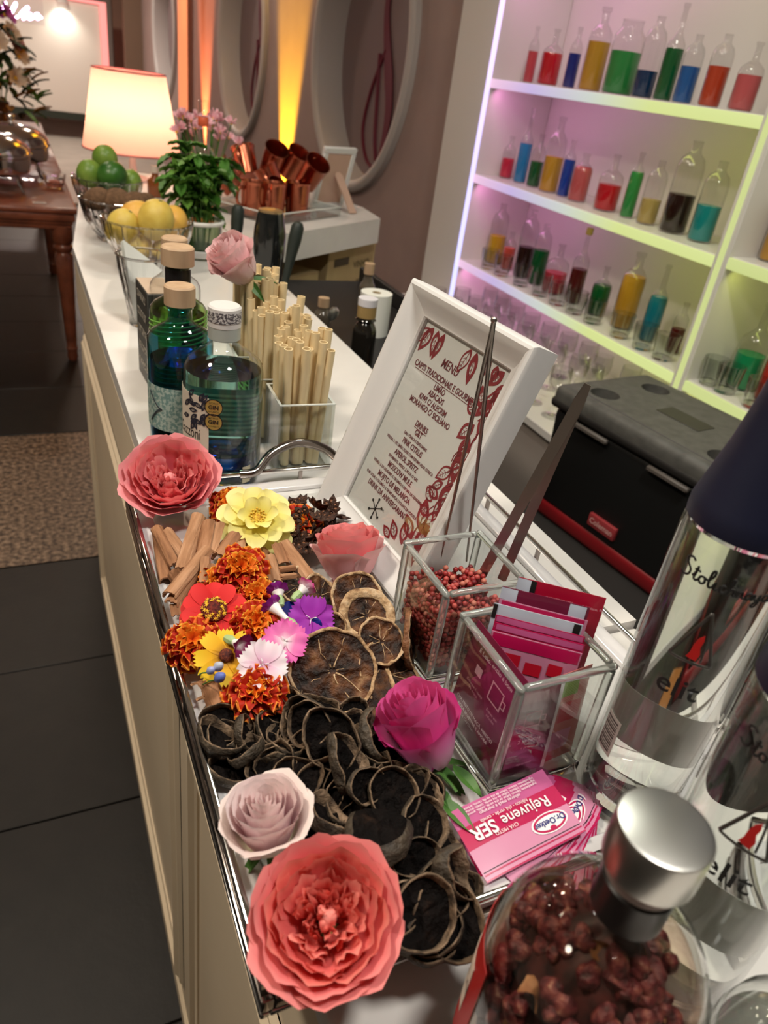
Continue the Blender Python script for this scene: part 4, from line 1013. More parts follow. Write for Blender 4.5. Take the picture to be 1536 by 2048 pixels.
# burgundy sachets against the two near panes
mug_ink = ink_p
def mug(x, y, s):
    return [(x-s, x+s, y-s, y-s*.85, mug_ink), (x-s, x-s*.85, y-s, y+s, mug_ink), (x+s*.85, x+s, y-s, y+s, mug_ink), (x-s, x+s, y+s*.85, y+s, mug_ink), (x+s, x+s*1.5, y+s*.3, y+s*.42, mug_ink), (x+s, x+s*1.5, y-s*.42, y-s*.3, mug_ink), (x+s*1.4, x+s*1.55, y-s*.42, y+s*.42, mug_ink)]
sachet('burgundy tea sachet printed with a mug, seen through the side of the vase', axes(Vector((0, -1, 0)), Vector((.10, 0, .995)), Vector((-.995, 0, .10)), (V2[0]-.0325, V2[1]+.001, T+.061)), .066, .090, sp_burg,
       mug(.012, .012, .008)+[(-.016, -.008, .010, .018, mug_ink), (-.031, -.024, .032, .040, sp_white)],
       [('É Leão, então é bom', .0052, .004, .030, ink_w, dict()), ('Coloque 1 sachê', .0034, -.010, .000, ink_p, dict()), ('na xícara', .0034, -.010, -.004, ink_p, dict()), ('Deixe em', .0034, .016, -.002, ink_p, dict()), ('infusão', .0034, .016, -.006, ink_p, dict()),
        ('CHÁ MISTO DE MAÇÃ, HIBISCO', .0036, .0, -.020, ink_w, dict()), ('ROSA SILVESTRE E AMORA', .0036, .0, -.025, ink_w, dict()), ('SEM CAFEÍNA', .0034, -.006, -.030, ink_w, dict())], .0010, 0, 4, 'tea sachets standing in the square vase')
sachet('narrow burgundy tea sachet printed with a mug against the near pane', axes(Vector((1, 0, 0)), Vector((0, .08, .997)), Vector((0, -.997, .08)), (V2[0]-.012, V2[1]-.0325, T+.057)), .040, .086, sp_burg,
       mug(-.002, .010, .007)+[(.016, .0195, -.042, .042, sp_white)], [('2 minutos', .005, -.002, -.008, ink_w, dict()), ('e pronto', .0034, -.002, -.014, ink_p, dict()), ('aproveite', .0034, -.002, -.030, ink_p, dict())], .0010, 0, 2, 'tea sachets standing in the square vase')
sachet('tea sachet printed with strawberries against the near pane', axes(Vector((1, .12, 0)).normalized(), Vector((0, .1, .995)), Vector((.12, -.99, .1)).normalized(), (V2[0]+.022, V2[1]-.0285, T+.056)), .030, .082, mat('sachet_salmon', (.55, .16, .14), .35),
       [(-.012, .004, .020, .034, leafp), (-.010, .010, -.004, .014, cherry), (-.014, .006, -.030, -.012, sp_light)], [], .0010, 0, 6, 'tea sachets standing in the square vase')

# ================================================================== MENU FRAME
BL = Z(636, 1008, T+.007); TLp = Vector((.3625, .702, 1.362)); BR = Z(812, 1226, T+.007)
fx = (BR-BL).normalized(); fy = (TLp-BL); fy = (fy-fx*fy.dot(fx)); FH = fy.length; fy.normalize(); fz = fx.cross(fy); FW = (BR-BL).length
print('FRAME', FW, FH)
mf = thing('menu_frame', 'white picture frame holding the printed drinks menu on the tray', 'picture frame', M=axes(fx, fy, fz, BL))
frame_m = mat('frame_white', (.66, .65, .64), .35)
bw = .030
fp = [(0, -.020), (0, .004), (.002, .007), (.005, .008), (.009, .0065), (.013, .003), (.020, -.003), (.026, -.0065), (.0285, -.0065), (bw, -.0085), (bw, -.012)]
def moulding():
    V, Fc = [], []; n = len(fp)
    for x, y, sx, sy in ((0, 0, 1, 1), (FW, 0, -1, 1), (FW, FH, -1, -1), (0, FH, 1, -1)):
        for d_, z_ in fp: V.append((x+sx*d_, y+sy*d_, z_))
    return V, n
MV, n_ = moulding()
for c in range(4):
    e = (c+1) % 4
    vv = MV[c*n_:(c+1)*n_]+MV[e*n_:(e+1)*n_]
    part('frame_side', (vv, [(k, n_+k, n_+k+1, k+1) for k in range(n_-1)]+[(n_-1, 2*n_-1, n_, 0)]), frame_m, mf, True, 35)
part('backing', box(.004, FW-.004, .004, FH-.004, -.020, -.015), mat('frame_backing', (.30, .22, .17), .7), mf, False)
paper = mat('menu_paper', (.74, .73, .73), .5)
part('menu_sheet', box(bw-.003, FW-bw+.003, bw-.003, FH-bw+.003, -.0145, -.0125), paper, mf, False)
part('glass', box(bw-.003, FW-bw+.003, bw-.003, FH-bw+.003, -.0105, -.0095), tg, mf, False)
part('easel_strut', strap((FW/2, FH*.62, -.021), (FW/2, .026, -.085), (.018, 0, 0), .0012, 0), mat('frame_backing', (0, 0, 0)), mf, False)
ink = mat('menu_ink', (.16, .018, .03), .6); ink_k = mat('ink_black', (0, 0, 0))
IW, IH = FW-2*bw, FH-2*bw
def mtext(s, v, size, u=.44, **k):
    text(s, size, k.pop('m', ink), mf, loc=(bw+u*IW, FH-bw-v*IH, -.0121), **k)
mtext('MENU', .135, .0135, shear=.1, xs=.8, bold=.0001)
mtext("CAIPI'S TRADICIONAIS E GOURMET", .205, .0086, xs=.80, bold=.00018)
for s, v in (('LIMÃO', .25), ('ABACAXI', .288), ('KIWI C/ ALECRIM', .326), ('MORANGO C/ SICILIANO', .364), ('DRINKS', .445), ('G&T', .482), ('PINK CITRUS', .553), ('APEROL SPRITZ', .626), ('MOSCOW MULE', .699), ('MOJITO DE MELANCIA', .772), ('DRINK DA ANIVERSARIANTE', .845)):
    mtext(s, v, .0084, xs=.78, bold=.00018)
for s, v in (('GIN, TÔNICA E ESPECIARIAS', .518), ('VODKA, S. DE LIMÃO, ELIXIR COM ESPUMA ROSA CÍTRICA', .590), ('ESPUMANTE, APEROL E ÁGUA C/ GÁS', .662), ('VODKA, S. DE GENGIBRE, S. DE LIMÃO E ESPUMA DE GENGIBRE', .735), ('RUM, SODA, S. DE LIMÃO, S. DE MELANCIA E FOLHAS DE HORTELÃ', .808)):
    mtext(s, v, .0042, xs=.84, bold=.0001)
part('underline', box(bw+.09*IW, bw+.79*IW, FH-bw-.228*IH, FH-bw-.2255*IH, -.0124, -.0121), ink, mf, False)
part('underline', box(bw+.36*IW, bw+.52*IW, FH-bw-.466*IH, FH-bw-.4635*IH, -.0124, -.0121), ink, mf, False)
# crossed bar tools emblem
em = [box(-.0006, .0006, -.011, .011, 0, .0003)]
for a in (0, 1.05, -1.05):
    bar = xf(box(-.0005, .0005, -.011, .011, 0, .0003), Matrix.Rotation(a, 4, 'Z')); em.append(bar)
    for s_ in (-1, 1): em.append(xf(mv(lathe([(0, 0), (.0016, 0), (.0016, .0003), (0, .0003)], 8), 0, s_*.011, 0), Matrix.Rotation(a, 4, 'Z')))
part('emblem', join(*em), ink_k, mf, False, loc=(bw+.36*IW, FH-bw-.93*IH, -.0122))
text('BAR', .0035, ink_k, mf, loc=(bw+.44*IW, FH-bw-.905*IH, -.0121))
# red flower and leaf print: outlined leaves in a garland
inkr = mat('menu_print_red', (.27, .018, .03), .6)
def leaf_print(x, y, a, L, W, hollow=.62):
    out, inn = [], []; n = 10
    def pt(k, sc):
        t_ = k/n; w_ = W*math.sin(PI*t_**.85)*.5*sc; return L*(.5+(t_-.5)*sc), w_
    c, s = math.cos(a), math.sin(a)
    def R2(p, z): return (x+p[0]*c-p[1]*s, y+p[0]*s+p[1]*c, z)
    V, Fc = [], []
    ring = [pt(k, 1) for k in range(n+1)]+[(pt(k, 1)[0], -pt(k, 1)[1]) for k in range(n-1, 0, -1)]
    rin = [pt(k, hollow) for k in range(n+1)]+[(pt(k, hollow)[0], -pt(k, hollow)[1]) for k in range(n-1, 0, -1)]
    m = len(ring)
    for p_ in ring: V.append(R2(p_, 0))
    for p_ in rin: V.append(R2(p_, 0))
    for k in range(m): Fc.append((k, (k+1) % m, m+(k+1) % m, m+k))
    o = len(V)     # midrib and side veins
    V += [R2(q, .0001) for q in ((0, .0003), (0, -.0003), (L*.8, -.0002), (L*.8, .0002))]; Fc.append((o, o+1, o+2, o+3))
    for q in (.35, .5, .65):
        for sg in (-1, 1):
            o = len(V); V += [R2(p_, .0001) for p_ in ((L*q, 0), (L*q+.0006, 0), (L*(q+.12), sg*W*.24), (L*(q+.12)-.0006, sg*W*.24))]; Fc.append((o, o+1, o+2, o+3))
    return V, Fc
gl = []; rnd = random.Random(2)
def U(u, v): return bw+u*IW, FH-bw-v*IH
for (u, v, a, L, W) in ((.99, .06, -1.9, .020, .010), (.96, .10, -1.4, .022, .011), (.93, .15, -2.0, .02, .01), (.97, .19, -1.6, .024, .012), (.88, .21, 2.1, .020, .010), (.93, .24, 1.6, .024, .013), (.99, .24, 1.2, .022, .012), (.86, .25, 2.6, .018, .010), (.9, .28, -2.2, .022, .012), (.98, .3, -1.4, .024, .012),
        (.92, .34, -1.8, .020, .011), (.97, .38, -2.2, .022, .011), (.90, .42, -1.3, .026, .013), (.97, .46, -1.8, .024, .013), (.90, .50, -2.3, .022, .011), (.95, .55, -1.5, .030, .015), (.88, .58, -2.4, .016, .008), (.97, .62, -1.7, .026, .013), (.90, .66, 2.9, .018, .009), (.86, .69, 2.6, .016, .009), (.95, .70, -1.7, .026, .013),
        (.89, .75, 3.0, .016, .009), (.95, .78, -2.1, .028, .014), (.88, .84, 1.9, .030, .014), (.97, .86, -1.5, .028, .014), (.84, .90, 2.5, .024, .012), (.93, .93, 1.6, .026, .013), (.99, .95, 1.4, .024, .012), (.70, .97, 2.4, .020, .010), (.78, .96, 1.9, .024, .011), (.64, .985, 2.8, .016, .008),
        (.10, .02, -1.9, .026, .012), (.16, .02, -1.4, .024, .010), (.06, .03, -2.2, .022, .010), (.24, .015, -1.7, .026, .009), (.56, .01, -1.8, .024, .010), (.62, .01, -1.4, .028, .010), (.78, .012, -1.9, .016, .008), (.85, .012, -1.5, .014, .008), (.93, .02, -2.2, .02, .01)):
    x, y = U(u, v); gl.append(leaf_print(x, y, a, L*1.15, W*1.25, rnd.choice((.45, .6, .75))))
for k in range(14):
    x, y = U(.92+.05*math.sin(k*1.1), .2+.055*k); gl.append(mv(tube([(x, y, 0), (x+.004*math.cos(k), y-.006, 0), (x-.002, y-.012, 0)], .0005, 4), 0, 0, 0))
part('floral_print', mv(join(*gl), 0, 0, -.0122), inkr, mf, False)

# ================================================================== VODKA BOTTLES
liquid_clear = mat('clear_spirit', (.97, 1, .98), 0, trans=1, ior=1.40)
navy = mat('navy_cap', (.008, .010, .03), .45); red_ink = mat('flame_red', (.62, .012, .01), .5)
def stroke(pts, r, a0, z0, rad, parent, m, name='lettering'):
    g = tube(spline([(x, y, 0) for x, y in pts], 5), r, 5)
    d = me(name, ([(x, y, z*.25+.0003) for x, y, z in g[0]], g[1]), m, True, 0); wrap(d, rad, a0, z0); return link(name, d, parent)
CURS = [  # handwriting, one list of strokes for the whole word: x in letter units
    [(0.9, 1.55), (.55, 1.75), (.15, 1.5), (.35, 1.05), (.75, .65), (.7, .15), (.3, -.05), (-.1, .15)], [(1.05, .25), (1.25, .6), (1.35, 1.3), (1.3, .6), (1.25, .15), (1.45, .0), (1.65, .2)], [(1.1, .95), (1.65, .95)],
    [(2.1, .65), (1.8, .6), (1.7, .25), (1.95, 0), (2.2, .2), (2.15, .55), (2.05, .65), (2.4, .55)], [(2.4, .5), (2.75, 1.1), (2.75, 1.6), (2.55, 1.4), (2.5, .4), (2.65, 0), (2.9, .2)], [(2.9, .2), (3.05, .65), (3.0, .15), (3.15, 0), (3.35, .2)], [(3.1, .95), (3.14, .98)],
    [(3.85, .55), (3.65, .65), (3.45, .4), (3.55, .05), (3.8, .05), (4.0, .3)], [(4.0, .3), (4.3, 1.1), (4.3, 1.5), (4.15, 1.3), (4.1, 0), (4.2, .45), (4.45, .6), (4.5, .1), (4.7, .1)], [(4.7, .1), (4.8, .62), (4.8, 0), (4.95, .5), (5.15, .6), (5.2, .1), (5.4, .1)],
    [(5.9, .6), (5.6, .6), (5.45, .25), (5.65, 0), (5.9, .3), (5.95, .62), (5.92, .1), (6.1, .1)], [(6.1, .1), (6.15, .6), (6.2, .15), (6.4, .05), (6.6, .6)], [(6.6, .62), (6.55, -.2), (6.35, -.6), (6.15, -.5), (6.4, -.1), (6.8, .2)],
    [(7.3, .6), (7.0, .6), (6.85, .25), (7.05, 0), (7.3, .3), (7.35, .62), (7.32, .1), (7.55, .1)]]
def vodka(label, x, y, z, face, full=.215):
    R = .0357; H = .243
    t = thing('vodka_bottle', label, 'bottle', (x, y, z))
    part('glass', lathe([(0, .0), (R-.004, 0), (R-.001, .002), (R, .006), (R, H-.012), (R-.001, H-.004), (R-.004, H), (R-.010, H+.004)], 64), tg, t, True, 60)
    part('glass_base', lathe([(0, .001), (R-.005, .001), (R-.002, .004), (R-.0012, .010), (R-.003, .016), (0, .019)], 64), clear, t, True, 60)
    part('spirit', lathe([(0, .0195), (R-.004, .017), (R-.0022, .021), (R-.0022, full), (0, full)], 64), liquid_clear, t, True, 60)
    cap = part('cap', lathe([(R-.0005, H-.002), (R-.0005, H+.006), (R-.002, H+.012), (.026, H+.045), (.021, H+.075), (.0185, H+.10), (.0175, H+.104), (0, H+.105)], 48), navy, t)
    sc = .0070
    for st_ in CURS: stroke([((px-3.6)*sc, py*sc) for px, py in st_], .0008, face, .211, R, t, sp_black)
    text('elit', .021, sp_black, t, cyl=(R+.0004, face, .136), bold=.0002)
    text('ultra luxury', .0046, sp_black, t, cyl=(R+.0004, face-.25, .040)); text('vodka', .0046, sp_black, t, cyl=(R+.0004, face-.25, .033)); text('40% ALC/VOL (80 PROOF)', .0032, sp_black, t, cyl=(R+.0004, face-.25, .022))
    # pyramid window with the flame
    tri = [(-.0125, .158), (.0125, .158), (.001, .196)]
    for (a_, b_) in ((0, 1), (1, 2), (2, 0)):
        p0, p1 = tri[a_], tri[b_]; stroke([p0, ((p0[0]+p1[0])/2, (p0[1]+p1[1])/2), p1], .0011, face, 0, R, t, mat('etched_grey', (.05, .045, .04), .3), 'pyramid_edge')
    stroke([(.006, .160), (.0045, .178), (.001, .196)], .0007, face, 0, R, t, MATS['etched_grey'], 'pyramid_edge')
    fl_ = [(-.0030, .1555), (.0030, .1545), (.0040, .160), (.0026, .165), (.0032, .170), (.0024, .174), (-.0002, .1705), (-.0014, .165), (-.0016, .160)]
    n = len(fl_); d = me('flame', ([(a_, b_, .0005) for a_, b_ in fl_]+[(a_, b_, .0008) for a_, b_ in fl_], [tuple(range(n, 2*n)), tuple(range(n-1, -1, -1))]+[(k, (k+1) % n, n+(k+1) % n, n+k) for k in range(n)]), red_ink, False)
    wrap(d, R, face, .006); link('flame', d, t)
    lb = part('barcode_label', patch(R+.0003, face-1.05, face-.62, .052, .084, 8), mat('barcode_grey', (.42, .38, .36), .5), t)
    for k in range(13): part('bar', patch(R+.0007, face-1.02, face-.68, .055+k*.0021, .055+k*.0021+(.0006 if k % 3 else .0012), 5, .0002), mat('barcode_ink', (.06, .045, .045), .5), lb)
    bk_ = part('back_label', patch(R+.0002, face+2.3, face+3.6, .040, .085, 12, .0003), mat('back_label_film', (.62, .60, .56), .5), t)
    return t
vp = Z(1252, 1585, T+.0004); face1 = math.atan2(-vp.y, -vp.x)+.05
vodka('clear vodka bottle with navy cap standing on the tray', vp.x, vp.y, T+.0005, face1, .238)
vodka('clear vodka bottle with navy cap standing on the worktop beyond the tray', .329, .136, CT-.0078, math.atan2(-.136, -.329)+.02, .238)

# ================================================================== ROUND INFUSION BOTTLE WITH SILVER CAP
sb = thing('infusion_bottle', 'round bottle of reddish botanicals with a silver cap', 'bottle', (.211, .114, CT-.0005), -2.0)
Rb = .0525
part('glass', lathe([(0, 0), (Rb-.006, 0), (Rb-.001, .004), (Rb, .010), (Rb, .105), (Rb-.002, .120), (Rb-.008, .134), (Rb-.018, .145), (.026, .152), (.0165, .158), (.0150, .164), (.0145, .190), (0, .190)], 56), thin_glass('thin_glass_b', (.98, .97, .95), .015, 1.5), sb, True, 60)
part('infusion', lathe([(0, .006), (Rb-.008, .006), (Rb-.004, .012), (Rb-.004, .105), (Rb-.006, .118), (Rb-.012, .130), (.020, .146), (0, .148)], 48), thin_glass('amber_spirit', (.97, .87, .80), .05, .3), sb, True, 60)
hb = noisy('hibiscus', [(.34, (.020, .005, .007)), (.5, (.085, .014, .020)), (.64, (.17, .05, .045)), (.80, (.46, .34, .24))], 150, .5, .3)
hb2 = noisy('ginger_peel', [(.4, (.22, .10, .04)), (.7, (.45, .28, .13))], 80, .6)
core = lathe([(0, .010), (Rb-.024, .010), (Rb-.0185, .02), (Rb-.0185, .104), (Rb-.023, .120), (Rb-.034, .134), (.008, .142), (0, .143)], 40)
part('botanical_mass', ([tuple(Vector(v)*(1+.05*noise.noise(Vector(v)*120))) for v in core[0]], core[1]), noisy('steeped_core', [(.4, (.012, .004, .005)), (.7, (.06, .014, .014))], 120, .6), sb, True, 0)
rnd = random.Random(12); bs_ = sphere(.0060, 12, 8, sz=.75); berry = me('berry', ([tuple(Vector(v)*(1+.28*noise.noise(Vector(v)*260))) for v in bs_[0]], bs_[1]), hb); chip = me('peel', grid(lambda u, v: (.011*(u-.5), .008*(v-.5), .005*math.sin(3*u)+.003*math.cos(4*v)), 5, 4), hb2)
for k in range(296):
    a = rnd.random()*6.283; z = .016+.124*rnd.random(); rm = Rb-.0125
    if z > .112: rm = Rb-.0125-(z-.112)*.95
    r = rm*math.sqrt(rnd.uniform(.72, 1.1)); o = link('berry' if k % 8 else 'peel', berry if k % 8 else chip, sb, (r*math.cos(a), r*math.sin(a), z), (rnd.random()*6, rnd.random()*6, rnd.random()*6), scale=rnd.uniform(.75, 1.15))
part('neck_band', lathe([(.0152, .160), (.0162, .161), (.0162, .181), (.0150, .182)], 32), mat('black_shrink', (.01, .008, .008), .3), sb)
part('neck_collar', lathe([(.0150, .182), (.0158, .183), (.0158, .192), (.0146, .193)], 32), mat('grey_collar', (.30, .24, .22), .4), sb)
part('cap', lathe([(.0150, .191), (.0198, .192), (.0200, .194), (.0200, .214), (.0194, .2155), (.0175, .216), (0, .216)], 40), mat('satin_silver', (.56, .55, .52), .3, 1), sb, True, 30)
lb = part('red_label', patch(Rb+.0004, -3.1, -1.45, .020, .108, 24), mat('label_red', (.40, .012, .01), .4), sb)
part('label_emblem', patch(Rb+.0008, -2.4, -1.7, .045, .085, 10), mat('label_cream', (.7, .6, .5), .5), lb)
text('BOTANICAL', .010, mat('label_ink_dark', (.05, .01, .01), .5), lb, cyl=(Rb+.0012, -2.05, .066), xs=.8)
# another clear bottle cut by the picture edge beside it
gb = thing('glass_bottle', 'low clear glass bottle beside the infusion bottle', 'bottle', (.290, .052, CT-.0078))
part('glass', lathe([(0, 0), (.034, 0), (.037, .004), (.037, .090), (.034, .105), (.022, .116), (.0135, .122), (.0135, .140), (.016, .142), (.016, .148), (.0135, .149)], 40), tg, gb, True, 60)
part('spirit', lathe([(0, .006), (.034, .007), (.0345, .088), (0, .088)], 40), liquid_clear, gb, True, 60)
part('stopper', lathe([(.0130, .140), (.0130, .152), (.019, .153), (.0195, .166), (.018, .168), (0, .168)], 24), mat('pale_green_cap', (.55, .62, .35), .4), gb)

# ================================================================== GIN BOTTLES AND BOX
cork = noisy('wood_stopper', [(.3, (.42, .27, .16)), (.7, (.55, .38, .24))], 60, .6, stretch=(1, 1, .2))
def bottle_prof(r, hb, hs, rn, hn, lip=.0015):
    return [(0, 0), (r*.86, 0), (r*.97, r*.05), (r, r*.14), (r, hb), (r*.97, hb+(hs-hb)*.30), (r*.86, hb+(hs-hb)*.55), (r*.62, hb+(hs-hb)*.80), (rn*1.25, hb+(hs-hb)*.95), (rn, hs+.004), (rn, hn-.008), (rn+lip, hn-.007), (rn+lip, hn-.001), (rn*.9, hn)]
def gin(label, x, y, r, hb, hs, rn, hn, cap_r, cap_h, glassm, liq, level, capm, rz=0, scl=1):
    t = thing('gin_bottle', label, 'bottle', (x, y, CT+.0004), rz)
    part('glass', lathe(bottle_prof(r, hb, hs, rn, hn), 48), glassm, t, True, 60)
    pr = [(0, .012), (r*.9, .0125), (r-.003, .018)]
    for rr, zz in bottle_prof(r-.003, hb, hs, rn-.002, hn)[4:]:
        if zz < level: pr.append((rr, zz))
    pr += [(pr[-1][0], level), (0, level)]
    if liq: part('spirit', lathe(pr, 48), liq, t, True, 60)
    part('stopper', lathe([(rn*.95, hn-.004), (cap_r, hn-.003), (cap_r, hn+cap_h-.002), (cap_r-.002, hn+cap_h), (cap_r*.8, hn+cap_h), (0, hn+cap_h-.0005)], 32), capm, t, True, 30)
    return t
liq_teal = mat('teal_spirit', (.42, .86, .80), 0, trans=1, ior=1.36)
gA = gin('round blue-green gin bottle with two gold GIN seals', .197, .806, .046, .138, .170, .0165, .196, .0185, .020, thin_glass('gin_glass', (.93, .98, .97), .015, 1.6), liq_teal, .142, mat('seal_white', (.66, .64, .63), .5))
fa = math.atan2(-.806, -.197)          # azimuth towards the camera
part('deep_blue_band', lathe([(0, .0125), (.0425, .013), (.0438, .018), (.0438, .046), (0, .046)], 40), mat('deep_blue_spirit', (.02, .10, .42), 0, trans=1, ior=1.36), gA, True, 60)
part('thick_base', lathe([(0, .001), (.040, .001), (.0445, .005), (.0445, .012), (0, .0122)], 40), clear, gA, True, 60)
lab_c = mat('label_cream', (.7, .6, .5), .5)
lb = part('front_label', patch(.0463, fa-1.75, fa-.34, .026, .122, 20, .0003), mat('label_paper', (.66, .58, .48), .5), gA)
text('Gazzoni', .020, sp_black, lb, cyl=(.0468, fa-.98, .074), xs=.62)
blk = mat('label_black', (.02, .02, .035), .5)
for k in range(26):
    rnd = random.Random(k); a = rnd.uniform(fa-1.1, fa-.40); z = rnd.choice((rnd.uniform(.100, .119), rnd.uniform(.030, .055), rnd.uniform(.085, .1)))
    g = leaf_print(0, 0, rnd.random()*6, .014, .006, .5); d = me('label_leaf', ([(x, y, .0005) for x, y, z_ in g[0]], g[1]), blk, False); wrap(d, .0465, a, z); link('label_leaf', d, lb)
for k in range(9): part('back_print', patch(.0440, fa+2.55, fa+3.55, .052+k*.0058, .0548+k*.0058, 12, .0002), mat('back_print', (.62, .66, .58), .6), gA)
bl2 = part('back_label', patch(.0442, fa+2.45, fa+3.65, .048, .108, 14, .0002), mat('back_label_teal', (.10, .26, .25), .6), gA)
goldm = mat('gold_foil', (.50, .37, .10), .32, .35)
for z in (.112, .094):
    g = lathe([(0, 0), (.0098, 0), (.0098, .0004), (0, .0004)], 24); d = me('gold_seal', g, goldm, False); wrap(d, .0467, fa-.22, z); sl = link('gold_seal', d, gA)
    text('GIN', .0068, sp_black, sl, cyl=(.0474, fa-.22, z), bold=.0002); text('WORLD', .0030, sp_black, sl, cyl=(.0474, fa-.22, z+.0052)); text('AWARDS', .0030, sp_black, sl, cyl=(.0474, fa-.22, z-.0052))
    d = me('seal_edge', lathe([(.0094, .0003), (.0104, .0003), (.0104, .0006), (.0094, .0006)], 24, True), sp_black, False); wrap(d, .0467, fa-.22, z); link('seal_edge', d, sl)
part('tax_seal', patch(.0186, fa-1.3, fa+1.3, .199, .211, 14), noisy('printed_seal', [(.45, (.6, .58, .57)), (.52, (.08, .07, .08))], 500, .6), gA)
part('side_label', patch(.0464, fa+.55, fa+.80, .012, .034, 5), mat('label_tan', (.62, .56, .40), .5), gA)
part('tax_collar', lathe([(.0168, .178), (.0182, .179), (.0182, .193), (.0168, .194)], 28), mat('film_grey', (.40, .43, .40), .3), gA)
gB = gin('deep blue gin bottle with a pale wooden stopper', .166, .903, .040, .140, .165, .0145, .190, .0185, .020, thin_glass('blue_gin_glass', (.22, .60, .74), .015, 1.6), mat('cobalt_spirit', (.05, .20, .78), 0, trans=1, ior=1.36), .12, cork)
fb = math.atan2(-.905, -.166)
lb = part('front_label', patch(.0404, fb-1.7, fb+.1, .034, .092, 20), noisy('lace_label', [(.45, (.16, .27, .25)), (.55, (.42, .50, .45))], 260, .6), gB)
for sg in (-1, 1):
    pts = [(-.03+.002*k, sg*(.020-.020*math.sin(k/10*1.5))+.063) for k in range(11)]
    stroke(pts, .0012, fb-.35, 0, .0410, lb, mat('label_ribbon', (.05, .06, .07), .5), 'label_ribbon')
gC = gin('ribbed green gin bottle with a wooden stopper and black neck', .180, .990, .037, .150, .172, .0150, .215, .021, .020, thin_glass('green_gin_glass', (.62, .78, .42), .02, 1.6), mat('green_spirit', (.30, .55, .16), .05, trans=1, ior=1.3), .148, cork)
part('neck_sleeve', lathe([(.0152, .176), (.0164, .177), (.0164, .212), (.0152, .213)], 28), mat('black_shrink', (0, 0, 0)), gC)
fc = math.atan2(-.99, -.18)
gs = []
for k in range(22):
    z0 = .016+k*.0062
    gs.append(tube([((.0372)*math.cos(fc+a), (.0372)*math.sin(fc+a), z0+.004*a) for a in [(-1.7+3.4*j/16) for j in range(17)]], .0011, 5))
part('ribs', join(*gs), mat('green_rib', (.16, .34, .07), .15), gC)
lb = part('front_label', patch(.0384, fc-1.7, fc-.75, .060, .125, 12), mat('label_paper', (0, 0, 0)), gC); text('LONDON', .014, sp_black, lb, cyl=(.0389, fc-1.15, .095), xs=.7)
gD = gin('clear gin bottle with a cork stopper behind the ribbed green one', .195, 1.095, .036, .150, .175, .0150, .205, .018, .018, tg, liquid_clear, .13, cork)
bx_ = thing('gin_box', 'dark printed gin carton standing beside the green bottle', 'box', Z(317, 779, CT+.0005), .05)
part('carton', box(-.012, .030, 0, .085, 0, .145, .001, 1), mat('carton_dark', (.045, .045, .04), .4), bx_, True)
part('carton_top', box(-.011, .029, .001, .084, .1452, .1462), mat('carton_tan', (.50, .38, .28), .5), bx_, False)
for k in range(5): part('carton_print', box(-.0128, -.0121, .012, .072, .02+k*.026, .03+k*.026), noisy('carton_print', [(.45, (.05, .05, .045)), (.55, (.40, .36, .30))], 220, .5), bx_, False)

# ================================================================== STRAWS
acr = thin_glass('acrylic', (.95, .97, .96), .03, 1.6)
straw_m = noisy('straw', [(.3, (.74, .56, .30)), (.7, (.84, .69, .43))], 30, .42, stretch=(1, 1, .1), sss=.0)
straw_me = me('drinking_straw', lathe([(.0042, 0), (.0053, 0), (.0053, 1), (.0042, 1)], 14, True), straw_m, True, 50)
SB_ = [(.268, .800, 'nearest the menu frame', 0), (.262, .884, 'between the other two straw boxes', 1), (.256, .968, 'under the soft pink rose', 2)]
for bi, (x0, y0, wh, k_) in enumerate(SB_):
    w = .072; Hh = .092
    t = thing('acrylic_box', 'clear acrylic straw box '+wh, 'box', (x0+w/2, y0+w/2, CT+.0004), -.05)
    h = w/2
    for k in range(4):
        M = Matrix.Rotation(k*PI/2, 4, 'Z'); part('side', xf(box(h-.003, h, -h+.003, h, 0, Hh), M), acr, t, False)
        part('side_edge', xf(box(h-.0031, h+.0002, -h+.0028, h+.0002, Hh, Hh+.0012), M), mat('acrylic_edge', (.75, .78, .74), .2), t, False)
    part('base', box(-h+.003, h-.003, -h+.003, h-.003, 0, .003), acr, t, False)
    rnd = random.Random(60+bi); cnt = (24, 24, 25)[bi]; lens = (.165, .175, .195)[bi]
    for k in range(cnt):
        q = k/cnt; gx = (k % 5)/4*2-1; gy = (k//5)/4*2-1
        bx0 = gx*.026*.8+rnd.uniform(-.004, .004); by0 = gy*.026*.8+rnd.uniform(-.004, .004)
        tx = gx*.026*(1.1)+rnd.uniform(-.008, .008)+(.006 if gx > .6 else 0)*rnd.random(); ty = gy*.028+rnd.uniform(-.008, .008)
        hgt = lens+rnd.uniform(-.014, .012)
        lim = h-.0095; z_rim = Hh
        # keep the straw inside the rim
        fx_ = bx0+(tx-bx0)*z_rim/hgt; fy_ = by0+(ty-by0)*z_rim/hgt
        fx_ = max(-lim, min(lim, fx_)); fy_ = max(-lim, min(lim, fy_))
        d_ = Vector((fx_-bx0, fy_-by0, z_rim)).normalized()
        o = tag(link('drinking_straw', straw_me, None), 'straw coloured drinking straw in the acrylic box '+wh, 'straw', 'straws in the box '+wh)
        o.matrix_world = orient(d_, k, Vector((x0+w/2+bx0, y0+w/2+by0, CT+.0045))) @ Matrix.Diagonal((1, 1, hgt, 1))

